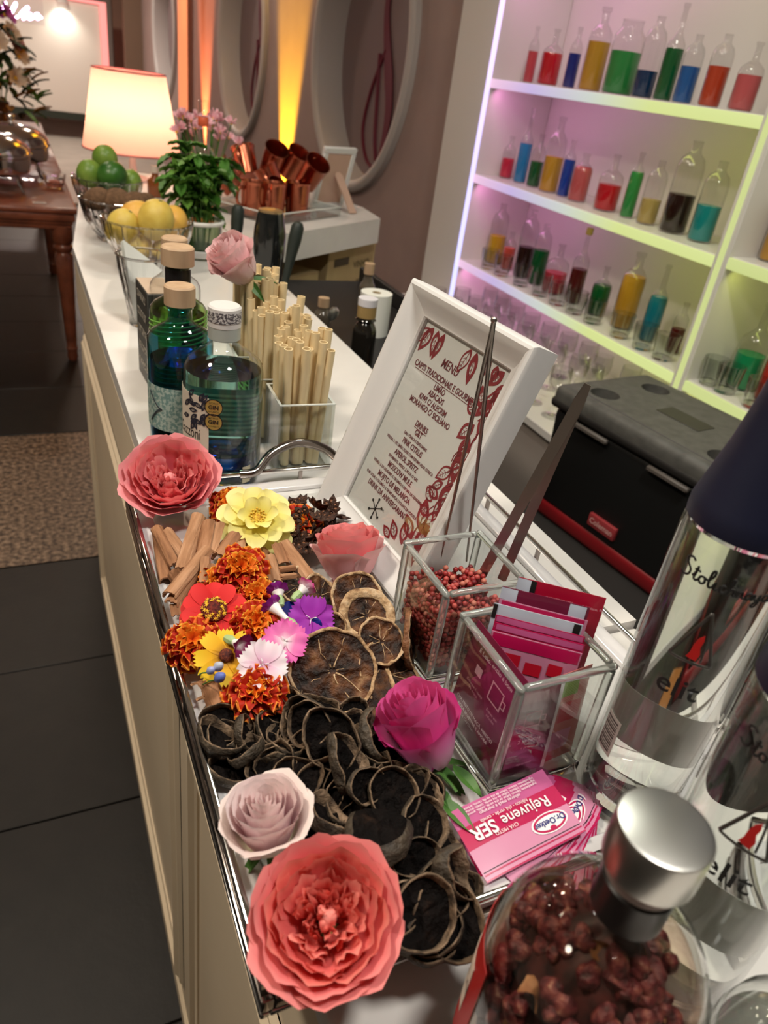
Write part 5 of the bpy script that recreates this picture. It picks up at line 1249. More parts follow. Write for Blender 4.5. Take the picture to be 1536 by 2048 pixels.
# ================================================================== NAPKINS, FRUIT BOWLS
crystal = mat('cut_crystal', (.97, .96, .96), .02, trans=1, ior=1.5)
def cut_bowl(name, label, cat, x, y, z, prof, flutes=20, amp=.09, grp=None):
    t = thing(name, label, cat, (x, y, z)); V, Fc = lathe(prof, flutes*4)
    seg = flutes*4; V2_ = []
    for (a, b, c) in V:
        r = math.hypot(a, b); th = math.atan2(b, a); k = 1+amp*(abs(math.sin(th*flutes/2))-.5)*min(1, c/.02)+.025*math.sin(c*260+th*flutes)*min(1, c/.02)
        V2_.append((a*k, b*k, c))
    part('bowl', (V2_, Fc), crystal, t, True, 25)
    rr, zz = max(prof, key=lambda q: q[1])
    part('rim', tube([(rr*math.cos(2*PI*k/40), rr*math.sin(2*PI*k/40), zz) for k in range(40)], .0022, 6, closed=True), clear, t)
    return t
def bprof(r, h): return [(0, .003), (r*.42, .003), (r*.45, 0), (r*.50, 0), (r*.52, .004), (r*.70, h*.25), (r*.86, h*.5), (r*.96, h*.78), (r, h), (r-.004, h), (r*.92, h*.78), (r*.80, h*.5), (r*.64, h*.27), (r*.4, .012), (0, .010)]
BW = [(.262, 1.80, .098, .105, 'lemons'), (.232, 2.06, .092, .100, 'kiwis'), (.235, 2.33, .092, .105, 'limes')]
for x, y, r, h, w in BW: cut_bowl('crystal_bowl', 'cut crystal bowl heaped with '+w, 'bowl', x, y, CT+.0004, bprof(r, h))
lemon_m = noisy('lemon_skin', [(.3, (.62, .42, .07)), (.7, (.72, .55, .12))], 30, .42, .12, bscale=400)
orange_m = noisy('yellow_orange_skin', [(.3, (.68, .34, .05)), (.7, (.76, .45, .09))], 30, .42, .12, bscale=400)
lime_m = [noisy('lime_skin_a', [(.3, (.10, .20, .02)), (.7, (.24, .34, .06))], 20, .35, .08, bscale=300), noisy('lime_skin_b', [(.3, (.012, .075, .008)), (.7, (.05, .15, .02))], 20, .3, .08, bscale=300)]
kiwi_m = noisy('kiwi_skin', [(.3, (.09, .045, .02)), (.7, (.19, .10, .05))], 80, .85, .4, bscale=300)
def fruit(name, label, cat, m, x, y, z, r, st=1.2, n=(0, 0, 1), tipr=.2, grp=None):
    t = thing(name, label, cat, M=orient(n, 0, (x, y, z)), group=grp); pr = []
    for k in range(13):
        a = PI*k/12; rr = r*math.sin(a); zz = -r*st*math.cos(a)
        if k in (1, 11): rr *= 1-tipr
        pr.append((rr, zz))
    part('fruit_body', lathe(pr, 24), m, t)
    part('stem_end', lathe([(0, r*st*1.03), (r*.10, r*st*1.0), (r*.14, r*st*.96)], 10), mat('stem_scar', (.22, .18, .06), .8), t)
x, y, r, h, _ = BW[0]
for i, (dx, dy, dz, rr, n, m, lab) in enumerate(((-.056, -.016, .092, .034, (.3, -.2, .6), lemon_m, 'greenish lemon on the bowl rim nearest the napkins'), (.014, -.030, .112, .039, (.2, -.3, 1), lemon_m, 'large lemon on top of the bowl'), (-.016, .048, .100, .036, (1, .2, .3), orange_m, 'deep yellow lemon behind the largest one'),
        (.060, .030, .098, .034, (.4, .8, .5), orange_m, 'deep yellow lemon on the mint side of the bowl'), (-.024, .0, .044, .030, (1, 0, .3), lemon_m, 'lemon at the bottom of the bowl towards the napkins'), (.040, -.010, .044, .030, (0, 1, .2), lemon_m, 'lemon at the bottom of the bowl towards the mint'))):
    fruit('lemon', lab, 'lemon', m, x+dx, y+dy, CT+dz, rr, 1.18, n, .12, 'lemons in the crystal bowl')
x, y, r, h, _ = BW[1]
for i, (dx, dy, dz, rr, n, lab) in enumerate(((-.050, -.005, .098, .027, (.7, -.4, .3), 'kiwi resting on the rim of the bowl'), (-.006, -.020, .098, .027, (.9, -.2, .1), 'kiwi lying between the others in the bowl'), (.034, -.030, .098, .027, (.9, .1, .15), 'kiwi overlapping its neighbour in the bowl'), (.062, .010, .092, .025, (.7, .5, .2), 'kiwi nearest the mint'), (0, .03, .095, .026, (1, 0, 0), 'kiwi at the far side of the bowl'), (-.01, 0, .045, .027, (1, 0, .2), 'kiwi under the others in the bowl'))):
    fruit('kiwi', lab, 'kiwi', kiwi_m, x+dx, y+dy, CT+dz, rr, 1.35, n, .05, 'kiwis in the crystal bowl')
x, y, r, h, _ = BW[2]
for i, (dx, dy, dz, rr, n, m, lab) in enumerate(((-.046, -.01, .115, .034, (.3, 0, 1), lime_m[0], 'light green lime on the bowl'), (.010, -.035, .118, .037, (.9, .2, .3), lime_m[1], 'dark green lime on the bowl'), (.0, .03, .150, .034, (.1, -.3, 1), lime_m[0], 'topmost lime of the heap'), (.062, .0, .100, .030, (.2, .2, 1), lime_m[0], 'pale lime beside the lamp'), (0, 0, .06, .034, (1, 0, 0), lime_m[1], 'lime at the bottom of the bowl'))):
    fruit('lime', lab, 'lime', m, x+dx, y+dy, CT+dz, rr, 1.1, n, .15, 'limes in the crystal bowl')
nv = cut_bowl('napkin_glass', 'cut crystal glass holding paper napkins', 'glass', .196, 1.40, CT+.0004, [(0, .004), (.022, .004), (.024, 0), (.030, 0), (.030, .006), (.036, .05), (.043, .09), (.048, .125), (.045, .125), (.040, .09), (.033, .05), (.026, .012), (0, .010)], 14, .06)
def napkin(label, x, y, z, rz, poly, m):
    t = thing('paper_napkin', label, 'napkin', (x, y, z), rz, 'napkins in the crystal glass')
    for k in range(5):
        o = k*.0020
        def pt(u, v):
            a_ = Vector(poly[0]).lerp(Vector(poly[1]), v); b_ = Vector(poly[3]).lerp(Vector(poly[2]), v); q = a_.lerp(b_, u)
            return (q.x-.0012*k, o+.004*math.sin(3*u+k*.4)*v+.006*v*v, q.y-.0016*k)
        A_ = grid(pt, 6, 6); B_ = ([(p_[0], p_[1]+.0009, p_[2]) for p_ in A_[0]], [f_[::-1] for f_ in A_[1]])
        part('fold', join(A_, B_), m, t)
napw = mat('napkin_white', (.82, .84, .80), .7); napp = mat('napkin_pink', (.72, .44, .44), .7)
napkin('white folded paper napkin standing tallest in the glass', .196, 1.385, CT, -.15, [(-.024, .012), (-.036, .150), (.042, .092), (.020, .012)], napw)
napkin('white folded paper napkin behind the tallest one', .198, 1.402, CT, .05, [(-.024, .012), (-.028, .135), (.046, .085), (.020, .012)], napw)
napkin('pale pink paper napkin in the crystal glass', .206, 1.373, CT, -.3, [(-.012, .012), (-.006, .080), (.034, .070), (.014, .012)], napp)

# ================================================================== LAMP
lp = thing('table_lamp', 'white table lamp with a glowing pink shade', 'lamp', (.395, 3.02, CT))
part('base', lathe([(0, 0), (.055, 0), (.055, .008), (.045, .014), (.02, .02), (.012, .028)], 32), lacq, lp)
part('stem', lathe([(.010, .02), (.0125, .03), (.0115, .12), (.013, .155), (.024, .168), (.026, .174), (.010, .178), (.010, .19), (0, .19)], 24), lacq, lp)
shade_m = mat('lamp_shade_fabric', (.80, .30, .26), .8)
N, L = nodes(shade_m); b_ = N['Principled BSDF']; tr_ = N.new('ShaderNodeBsdfTranslucent'); tr_.inputs[0].default_value = (.94, .52, .42, 1); mx_ = N.new('ShaderNodeMixShader'); mx_.inputs[0].default_value = .55
L.new(b_.outputs[0], mx_.inputs[1]); L.new(tr_.outputs[0], mx_.inputs[2]); L.new(mx_.outputs[0], N['Material Output'].inputs[0])
sh_ = part('shade', lathe([(.166, .098), (.1505, .180), (.135, .2625), (.1195, .345)], 48), shade_m, lp)
trim_m = mat('shade_trim', (.42, .10, .10), .7)
for r_, z_ in ((.166, .099), (.1195, .344)): part('trim', tube([(r_*math.cos(2*PI*k/48), r_*math.sin(2*PI*k/48), z_) for k in range(48)], .0028, 6, closed=True), trim_m, sh_)
part('bulb', mv(sphere(.028, 16, 10), 0, 0, .225), emission('lamp_bulb', (1, .84, .60), 125), lp)

# ================================================================== MINT, PINK FLOWERS, BOTTLES AT THE FAR END
mint_m = [noisy('mint_leaf_a', [(.3, (.03, .11, .012)), (.7, (.09, .23, .03))], 40, .45), noisy('mint_leaf_b', [(.3, (.07, .18, .02)), (.7, (.18, .34, .06))], 40, .45)]
mt = thing('mint_bunch', 'bushy bunch of fresh green mint in the white pot', 'herbs', (.405, 1.93, CT+.08))
rnd = random.Random(77)
mleaf = [me('leaf', grid(lambda u, v: (.034*v, .022*(u-.5)*math.sin(PI*min(1, v+.04))**.7*(1+.1*math.sin(v*40)), -.012*v*v+.012*abs(u-.5)+.001*math.sin(v*25)), 4, 7), m) for m in mint_m]
for s_ in range(17):
    a = rnd.random()*6.28; sp_ = rnd.uniform(.02, .085); top_ = Vector((sp_*math.cos(a), sp_*math.sin(a)*.8, .165-.8*sp_+rnd.uniform(-.03, .03)))
    pts = spline([(.3*top_.x, .3*top_.y, -.07), (.5*top_.x, .5*top_.y, .03), top_*.8+Vector((0, 0, .02)), top_], 3)
    part('stem', tube(pts, .0016, 5), green, mt)
    for k in range(13):
        q = pts[min(len(pts)-1, 3+k*(len(pts)-4)//12)]; aa = k*1.57+rnd.uniform(-.4, .4)
        link('leaf', mleaf[rnd.random() < .35], mt, M=Matrix.Translation(q) @ Matrix.Rotation(aa, 4, 'Z') @ Matrix.Rotation(rnd.uniform(-.5, .7), 4, 'Y') @ Matrix.Scale(rnd.uniform(1.0, 1.6), 4))
pot = thing('white_pot', 'white rimmed glass pot holding the mint', 'pot', (.405, 1.93, CT+.0004))
part('pot_wall', lathe([(0, .002), (.048, .002), (.052, .01), (.056, .085), (.053, .085), (.049, .012), (0, .008)], 36), thin_glass('pot_glass', (.75, .82, .72), .05, 2), pot)
part('pot_rim', tube([(.056*math.cos(2*PI*k/36), .056*math.sin(2*PI*k/36), .085) for k in range(36)], .005, 8, closed=True), lacq, pot)
part('pot_band', lathe([(.0525, .004), (.0565, .006), (.0585, .02), (.0555, .022)], 36), lacq, pot)
fv = thing('flower_vase', 'clear glass vase of the pink flowers', 'vase', (.555, 2.52, CT+.0004))
part('glass', lathe([(0, .002), (.034, .002), (.036, .01), (.032, .08), (.040, .13), (.038, .13), (.030, .08), (.033, .012), (0, .008)], 28), tg, fv)
fb_ = thing('pink_bouquet', 'bouquet of small pink flowers in the vase behind the mint', 'bouquet', (.555, 2.52, CT+.03))
pk = petal_mat('bouquet_pink', (.80, .45, .40), (.82, .42, .50), (.86, .56, .62)); rnd = random.Random(31)
pmesh = me('petal', flat_petal(.022, .014, dish=.3, droop=-.2, nu=4, nv=4)[0], pk, True, 0, flat_petal(.022, .014, nu=4, nv=4)[1])
for k in range(26):
    a = rnd.random()*6.28; r_ = .105*math.sqrt(rnd.random()); top_ = Vector((r_*math.cos(a), r_*math.sin(a), .215-1.2*r_*r_*8*.1+rnd.uniform(-.035, .03)))
    st_ = part('stem', tube([(0, 0, -.01), top_*.5, top_], .0014, 5), green, fb_)
    fl_ = part('flower', sphere(.004, 8, 5), mat('stamen_yellow', (0, 0, 0)), fb_, loc=tuple(top_))
    for j in range(6): link('petal', pmesh, fl_, M=orient((rnd.uniform(-.6, .6), -.5+rnd.uniform(-.4, .4), 1), 0) @ Matrix.Rotation(j*PI/3, 4, 'Z') @ Matrix.Rotation(-.5, 4, 'Y'))
def simple_bottle(name, label, x, y, z, r, hb, hs, rn, hn, gm, lm=None, level=0, capm=None, cap_h=0, extra=None):
    t = thing(name, label, 'bottle', (x, y, z)); part('glass', lathe(bottle_prof(r, hb, hs, rn, hn), 28), gm, t, True, 60)
    if lm:
        pr = [(0, .004), (r-.004, .005)]+[(rr-.0025, zz) for rr, zz in bottle_prof(r, hb, hs, rn, hn)[3:] if zz < level]; pr += [(pr[-1][0], level), (0, level)]
        part('liquid', lathe(pr, 28), lm, t, True, 60)
    if capm: part('cap', lathe([(rn+.001, hn-.012), (rn+.003, hn-.011), (rn+.003, hn+cap_h), (0, hn+cap_h)], 20), capm, t)
    return t
oc = mat('orange_aperitif', (.80, .16, .02), .1)
ab = simple_bottle('aperitif_bottle', 'clear tall bottle with an orange neck label among the pink flowers', .492, 2.30, CT+.0004, .036, .17, .22, .0135, .325, tg, oc, .06)
part('neck_label', lathe([(.0138, .262), (.0146, .263), (.0146, .284), (.0138, .285)], 20), mat('neck_orange', (.70, .12, .05), .4), ab)
simple_bottle('liqueur_bottle', 'small dark amber bottle behind the lamp stem', .425, 2.72, CT+.0004, .026, .045, .06, .011, .085, mat('amber_glass', (.22, .06, .012), .1, coat=.5), None, 0, mat('bottle_cap_white', (.6, .5, .42), .5), .01)

# ================================================================== COPPER MUGS, TRAY, STANDING FRAME
copper = mat('copper', (.50, .15, .085), .26, 1); copper_in = copper
ac = thing('acrylic_tray', 'clear acrylic tray under the copper mugs', 'tray', (.80, 2.56, CT+.0004), .62)
part('tray_floor', box(-.19, .19, -.13, .13, 0, .004), acr, ac, False)
for a_ in ((-.19, .19, -.13, -.126), (-.19, .19, .126, .13), (-.19, -.186, -.13, .13), (.186, .19, -.13, .13)): part('tray_side', box(*a_, .004, .030), acr, ac, False)
for a_ in ((-.19, .19, -.131, -.125), (-.19, .19, .125, .131), (-.191, -.185, -.13, .13), (.185, .191, -.13, .13)): part('tray_edge', box(*a_, .030, .033), mat('acrylic_edge', (0, 0, 0)), ac, False)
def mug_thing(label, x, y, z, n, spin, s=1):
    t = thing('copper_mug', label, 'mug', M=orient(n, spin, (x, y, z), s), group='copper mugs piled on the acrylic tray')
    part('cup', lathe([(0, .001), (.030, 0), (.033, .003), (.036, .080), (.038, .088), (.039, .090), (.037, .090), (.034, .080), (.031, .006)], 28), copper, t, True, 40)
    part('cup_inside', lathe([(.0365, .089), (.0338, .080), (.0308, .006), (0, .005)], 28), copper_in, t)
    part('handle', tube(spline([(.034, 0, .070), (.052, 0, .074), (.062, 0, .055), (.058, 0, .034), (.033, 0, .020)], 5), [.0045]*21, 8), copper, t)
CO = Z(560, 425, CT)
MUG = [(505, 418, 0, (0, 0, 1), .5, 'upright copper mug in the bottom layer nearest the mint'), (545, 420, 0, (0, 0, 1), 1, 'small copper mug upright in the middle of the bottom layer'), (592, 418, 0, (0, 0, 1), -.4, 'upright copper mug in the bottom layer beside the frame'), (525, 405, .008, (.3, -.5, .6), 0, 'copper mug tipped towards the straws in the bottom layer'),
       (495, 385, .07, (-.1, .5, .85), .8, 'copper mug leaning back on the pile with its handle out'), (535, 385, .09, (.1, -.55, .8), .6, 'copper mug on top of the pile showing its dark inside'), (572, 388, .085, (.25, -.5, .8), -.3, 'copper mug on top tilted open towards the bar'), (606, 412, .088, (.2, -.6, .75), 1.2, 'copper mug tilted open beside its upright neighbour'), (470, 400, .05, (-.6, .3, .7), 2.5, 'copper mug lying on its side at the mint end of the pile'), (640, 372, .0, (0, 0, 1), .2, 'upright copper mug behind the pile, next to the standing photo frame'), (555, 400, .03, (-.4, .3, .8), .2, 'copper mug wedged inside the pile')]
for px, py, dz, n, sp_, lab in MUG:
    q = Z(px, py+12, CT+.004); mug_thing(lab, q.x, q.y, CT+.006+dz, n, sp_, 1.12)
fq = Z(692, 420, CT); fr_ = .32; fw_, fh_ = .145, .215
ef = thing('photo_frame', 'white photo frame seen from behind on its easel strut', 'picture frame', (fq.x-fw_*math.cos(fr_), fq.y-fw_*math.sin(fr_)+.05, CT+.001), fr_)
Rl = Matrix.Rotation(.26, 4, 'X')
for a_ in ((0, fw_, -.008, .008, 0, .020), (0, fw_, -.008, .008, fh_-.02, fh_), (0, .02, -.008, .008, .02, fh_-.02), (fw_-.02, fw_, -.008, .008, .02, fh_-.02)): part('frame_side', xf(box(*a_, .002, 1), Rl), frame_m, ef)
part('backing', xf(box(.016, fw_-.016, -.006, .002, .016, fh_-.016), Rl), mat('kraft_back', (.52, .34, .26), .7), ef, False)
part('easel_strut', strap((fw_*.55, -.040, .125), (fw_*.70, -.120, .003), (.018, 0, 0), .0015, 0), mat('kraft_back', (0, 0, 0)), ef, False)
# dark shaker, two muddlers, clutter behind the bar
sk = thing('cocktail_shaker', 'glossy black cocktail shaker with a gold lid', 'shaker', (.555, 1.73, CT+.0004)); sk.location = (.515, 1.70, CT+.0004)
part('body', lathe([(0, 0), (.030, 0), (.032, .004), (.037, .10), (.036, .115), (.030, .150), (.0275, .156)], 32), mat('black_gloss', (.008, .009, .009), .12, coat=.5), sk)
part('lid', lathe([(.0275, .156), (.0270, .160), (.020, .162), (0, .163)], 32), mat('gold_lid', (.55, .38, .2), .3, .8), sk)
mud = mat('muddler_black', (.016, .022, .018), .5)
def muddler(label, p, n):
    t = thing('muddler', label, 'muddler', M=orient(n, 0, p)); part('grip', lathe([(0, .16), (.009, .157), (.014, .148), (.0145, .12), (.011, .08), (.009, .06)], 20), mud, t); part('shaft', lathe([(.009, .06), (.008, .03), (.010, 0), (0, 0)], 16), mud, t)
muddler('dark rounded muddler standing between the mint and the black shaker', (.445, 1.745, CT+.001), (.05, 0, 1)); muddler('dark muddler leaning beside the black shaker', (.520, 1.60, CT+.001), (.18, .0, 1))
kraft = noisy('cardboard', [(.3, (.40, .29, .14)), (.7, (.48, .35, .175))], 12, .8)
kp = mat('carton_ink', (.07, .05, .02), .7)
for i, (x0, x1, y0, z0, z1, lab) in enumerate(((.955, 1.275, 2.45, .715, .985, 'upper cardboard carton printed with black bars under the side counter'), (.70, .96, 2.26, .64, .925, 'cardboard carton beside the upper one under the side counter'), (.955, 1.275, 2.46, .44, .710, 'lower cardboard carton in the stack under the side counter'), (.955, 1.275, 2.47, .0, .435, 'bottom cardboard carton of the stack'))):
    t = thing('cardboard_box', lab, 'box', (x0, y0, z0), .63); w_ = x1-x0; h_ = z1-z0
    part('carton', box(0, w_, 0, .24, 0, h_, .003, 1), kraft, t); part('flap', box(.0, w_, 0, .118, h_, h_+.003), kraft, t, False)
    part('printed_bar', box(w_*.12, w_*.42, -.0015, -.0005, h_*.78, h_*.88), kp, t, False); part('printed_bar', box(w_*.12, w_*.40, -.0015, -.0005, h_*.30, h_*.37), kp, t, False); part('printed_panel', box(w_*.62, w_*.90, -.0015, -.0005, h_*.25, h_*.55), mat('carton_ink_soft', (.16, .115, .05), .7), t, False)
    text('VINHO', .035, kp, t, loc=(w_*.7, -.001, h_*.75), rot=(PI/2, 0, 0))
wsz = .9552
pr_ = thing('paper_roll', 'white paper roll standing on the work shelf', 'paper roll', (.80, 1.70, wsz)); part('roll', lathe([(.012, 0), (.040, 0), (.040, .105), (.012, .105)], 32, True), mat('paper_white', (.80, .80, .74), .7), pr_, True, 30); part('core', lathe([(.0105, .001), (.0122, .001), (.0122, .104), (.0105, .104)], 20, True), kraft, pr_)
for x, y, h, lab in ((.84, 1.85, .14, 'corked bottle behind the white paper roll'), (.735, 1.60, .10, 'corked bottle beside the white paper roll'), (.885, 1.64, .12, 'corked bottle between the paper roll and the menu frame'), (.66, 1.70, .09, 'corked bottle next to the metal spoon')):
    simple_bottle('corked_bottle', lab, x, y, wsz, .022, h*.5, h*.7, .011, h*.88, mat('smoky_glass', (.10, .08, .06), .1, coat=.5), None, 0, cork, h*.12)
db = simple_bottle('dark_bottle', 'tall dark bottle with a gold paper neck beside the menu frame', .655, 1.43, wsz, .026, .09, .125, .018, .165, mat('dark_glass', (.012, .010, .008), .1, coat=.4), None, 0, mat('white_cap', (.7, .68, .72), .5), .004)
part('neck_wrap', lathe([(.0185, .128), (.0205, .129), (.0205, .152), (.0185, .153)], 20), mat('gold_paper', (.36, .24, .09), .5), db)
spn = thing('bar_spoon', 'steel spoon sticking up behind the straws', 'spoon', Z(660, 640, 1.02)); part('bowl', lathe([(0, .035), (.009, .03), (.012, .02), (.009, .006), (.003, 0)], 14), mat('steel_pale', (.5, .5, .46), .3, .9), spn, rot=(.15, .35, 0)); part('handle', tube([(0, 0, 0), (-.01, -.004, -.04), (-.012, -.006, -.06)], .002, 6), steel, spn)

# ================================================================== BACK BAR BOTTLES AND GLASSES
sg = thin_glass('shelf_glass', (.93, .93, .93), .03, 1.5)
LIQ = {}
def liq(c):
    k = 'liquid_%02x%02x%02x' % tuple(int(255*v) for v in c)
    return mat(k, c, .25, spec=.4)
PINK = (.58, .07, .09); RED = (.55, .008, .02); NAVY = (.008, .02, .22); AMB = (.58, .30, .03); GRN_ = (.03, .26, .06); DGRN = (.005, .10, .025); BLU = (.01, .10, .34); ORG_ = (.48, .05, .015); COR = (.55, .10, .11); SKY = (.02, .22, .48); TAN = (.50, .36, .12); BRN = (.025, .008, .006); TEAL = (.01, .27, .28); MAR = (.10, .01, .01); TB = (.01, .20, .30)
def shelf_bottle(label, row, bx_, by_, w, tx, ty, lx, ly, col, style='std', xoff=.12, group=None):
    """pixel measures of base centre, width, neck top and liquid line; stands on shelf `row`"""
    X = SX+xoff; zs = SH[row]+.0006
    b = XX(bx_, by_, X); dp = depth(b); r = w*dp/F/2*.95
    H = XX(tx, ty, X).z-b.z; hl = XX(lx, ly, X).z-b.z; H = max(H, .08)
    if style == 'jar': pr = [(0, 0), (r*.9, 0), (r, .01), (r, H*.70), (r*.93, H*.80), (r*.70, H*.87), (r*.66, H*.90), (r*.66, H*.985), (r*.70, H*.99), (r*.64, H)]; rn = r*.66
    elif style == 'squat': pr = [(0, 0), (r*.9, 0), (r, .008), (r, H*.55), (r*.92, H*.63), (r*.55, H*.70), (r*.26, H*.74), (r*.24, H*.95), (r*.32, H*.955), (r*.32, H*.995), (r*.22, H)]
    elif style == 'tall': pr = [(0, 0), (r*.9, 0), (r, .008), (r, H*.52), (r*.9, H*.60), (r*.5, H*.67), (r*.30, H*.72), (r*.26, H*.95), (r*.34, H*.955), (r*.34, H*.995), (r*.24, H)]
    elif style == 'shoulder': pr = [(0, 0), (r*.9, 0), (r, .008), (r, H*.66), (r*.96, H*.74), (r*.80, H*.82), (r*.45, H*.87), (r*.36, H*.90), (r*.36, H*.98), (r*.42, H*.985), (r*.34, H)]
    else: pr = [(0, 0), (r*.9, 0), (r, .008), (r, H*.62), (r*.92, H*.70), (r*.62, H*.77), (r*.36, H*.81), (r*.32, H*.94), (r*.42, H*.945), (r*.42, H*.995), (r*.30, H)]
    t = thing('display_bottle', label, 'bottle', (X, b.y, zs), group=group or 'bottles of coloured liquid on the back bar')
    seg = 6 if style == 'hex' else 24
    part('glass', lathe(pr, 24), sg, t, True, 60)
    lp_ = [(0, .004), (r*.86, .0045)]
    def rad_at(z):
        for (r0, z0), (r1, z1) in zip(pr, pr[1:]):
            if z0 <= z <= z1 and z1 > z0: return r0+(r1-r0)*(z-z0)/(z1-z0)
        return r
    zz = [.010]+[q[1] for q in pr if .012 < q[1] < hl]+[hl]
    for z in zz: lp_.append((rad_at(z)*.955, z))
    lp_.append((0, hl))
    part('liquid', lathe(lp_, 24), liq(col), t, True, 60)
    return t
k3 = .427; 
def A(x, y): return 880+x*k3, y*k3
def B(x, y): return 880+x*k3, 380+y*k3
ROWS = [
 (0, A, 412, 372, 50, 460, 105, 435, 222, PINK, 'std', 'slim bottle of coral liquid, first on the top shelf by the end panel'), (0, A, 502, 382, 100, 552, 115, 525, 228, RED, 'squat', 'round bottle of bright red liquid on the top shelf'), (0, A, 602, 395, 60, 660, 105, 632, 230, NAVY, 'std', 'slim bottle of navy blue liquid on the top shelf'), (0, A, 700, 403, 110, 785, 5, 745, 170, AMB, 'std', 'tall bottle of amber liquid on the top shelf'),
 (0, A, 830, 415, 150, 930, 60, 870, 210, GRN_, 'jar', 'wide-necked jar of green liquid on the top shelf'), (0, A, 948, 425, 105, 1035, 35, 990, 295, (.006, .03, .10), 'shoulder', 'bottle a third full of dark blue liquid on the top shelf'), (0, A, 1045, 435, 90, 1150, -30, 1100, 185, DGRN, 'tall', 'tall bottle of dark green liquid on the top shelf'), (0, A, 1138, 445, 95, 1220, 115, 1180, 268, BLU, 'shoulder', 'bottle of mid blue liquid on the top shelf'),
 (0, A, 1265, 460, 105, 1360, 110, 1315, 265, ORG_, 'shoulder', 'bottle of orange-red liquid on the top shelf'), (0, A, 1415, 472, 120, 1520, 140, 1460, 298, COR, 'squat', 'broad bottle of coral pink liquid on the top shelf by the divider'),
 (1, A, 302, 840, 62, 343, 645, 320, 748, (.6, .02, .06), 'std', 'small bottle of pinkish red liquid, first on the middle shelf'), (1, A, 368, 858, 62, 430, 505, 400, 675, SKY, 'tall', 'long-necked bottle of sky blue liquid on the middle shelf'), (1, A, 430, 878, 65, 480, 630, 448, 757, DGRN, 'std', 'small bottle of dark green liquid on the middle shelf'), (1, A, 500, 900, 92, 580, 548, 530, 735, AMB, 'std', 'tall bottle of amber liquid on the middle shelf'),
 (1, A, 572, 913, 58, 625, 645, 603, 738, (.005, .05, .36), 'std', 'slim bottle of royal blue liquid on the middle shelf'), (1, A, 636, 942, 92, 680, 715, 660, 775, COR, 'std', 'short bottle of rose red liquid on the middle shelf'), (1, A, 768, 980, 115, 825, 715, 785, 855, RED, 'squat', 'squat bottle of bright red liquid on the middle shelf'), (1, A, 872, 1005, 66, 945, 695, 920, 788, GRN_, 'std', 'slim bottle of green liquid on the middle shelf'),
 (1, A, 962, 1038, 95, 1025, 735, 970, 915, TAN, 'shoulder', 'bottle of pale tan liquid on the middle shelf'), (1, A, 1085, 1075, 130, 1190, 640, 1120, 890, BRN, 'shoulder', 'large bottle of nearly black liquid on the middle shelf'), (1, A, 1212, 1120, 118, 1300, 735, 1240, 945, TEAL, 'shoulder', 'large bottle of teal liquid on the middle shelf by the divider'),
 (2, B, 245, 350, 82, 290, 70, 258, 218, (.62, .40, .02), 'shoulder', 'bottle of yellow liquid on the bottom shelf'), (2, B, 302, 395, 60, 322, 215, 300, 285, (.6, .10, .06), 'std', 'small bottle of orange-pink liquid on the bottom shelf'), (2, B, 372, 430, 84, 420, 110, 378, 280, BRN, 'shoulder', 'bottle of brown-black liquid on the bottom shelf'), (2, B, 437, 460, 80, 485, 175, 455, 295, DGRN, 'shoulder', 'bottle of dark green liquid on the bottom shelf'),
 (2, B, 515, 510, 110, 555, 280, 525, 410, (.55, .04, .07), 'squat', 'broad flask of rose red liquid on the bottom shelf'), (2, B, 612, 540, 78, 695, 195, 645, 380, MAR, 'tall', 'gold-capped bottle of maroon liquid on the bottom shelf'), (2, B, 715, 620, 92, 760, 390, 735, 475, DGRN, 'squat', 'squat bottle of deep green liquid on the bottom shelf'), (2, B, 842, 650, 112, 920, 290, 888, 400, AMB, 'std', 'tall bottle of amber liquid on the bottom shelf'),
 (2, B, 972, 680, 88, 1060, 315, 1015, 465, TB, 'tall', 'tall bottle of blue-green liquid on the bottom shelf'), (2, B, 1090, 735, 70, 1150, 490, 1105, 610, MAR, 'std', 'bottle of maroon liquid beside the divider on the bottom shelf'),
 (2, B, 1405, 905, 140, 1530, 500, 1425, 730, (.01, .30, .12), 'tall', 'bottle of green liquid beyond the divider on the bottom shelf'), (2, B, 1530, 960, 120, 1640, 560, 1570, 760, (.6, .03, .02), 'std', 'bottle of scarlet liquid beyond the divider on the bottom shelf')]
for (row, fn, b0, b1, w, t0, t1, l0, l1, col, style, lab) in ROWS:
    b = fn(b0, b1); t_ = fn(t0, t1); l_ = fn(l0, l1)
    o = shelf_bottle(lab, row, b[0], b[1], w*k3, t_[0], t_[1], l_[0], l_[1], col, style, .15 if row == 2 else .12)
    if 'gold-capped' in lab:
        H = max(v.co.z for v in o.children[0].data.vertices); part('cap', mv(lathe([(.011, -.022), (.013, -.02), (.013, .004), (0, .004)], 16), 0, 0, H), goldm, o)
b = XX(*B(1560, 320), SX+.12)
t = thing('display_bottle', 'amber bottle on the upper shelf beyond the divider', 'bottle', (SX+.12, b.y, zr[0]+.0006), group='bottles of coloured liquid on the back bar')
part('glass', lathe(bottle_prof(.04, .15, .19, .012, .25), 24), sg, t, True, 60); part('liquid', lathe([(0, .004), (.036, .005), (.038, .01), (.038, .14), (0, .14)], 24), liq((.5, .25, .02)), t, True, 60)
tum0 = thing('tumbler', 'clear fluted tumbler on the bottom shelf before the bottles', 'tumbler', group='tumblers on the bottom shelf')
def fl_(r, z, n=16): return [(r*(1+.03*math.cos(n*2*PI*k/48))*math.cos(2*PI*k/48), r*(1+.03*math.cos(n*2*PI*k/48))*math.sin(2*PI*k/48), z) for k in range(48)]
ringsT = [(.029, 0), (.031, .004), (.036, .06), (.038, .085), (.0365, .085), (.0345, .06), (.029, .012)]
V = []; Fc = []
for r_, z_ in ringsT: V += fl_(r_, z_)
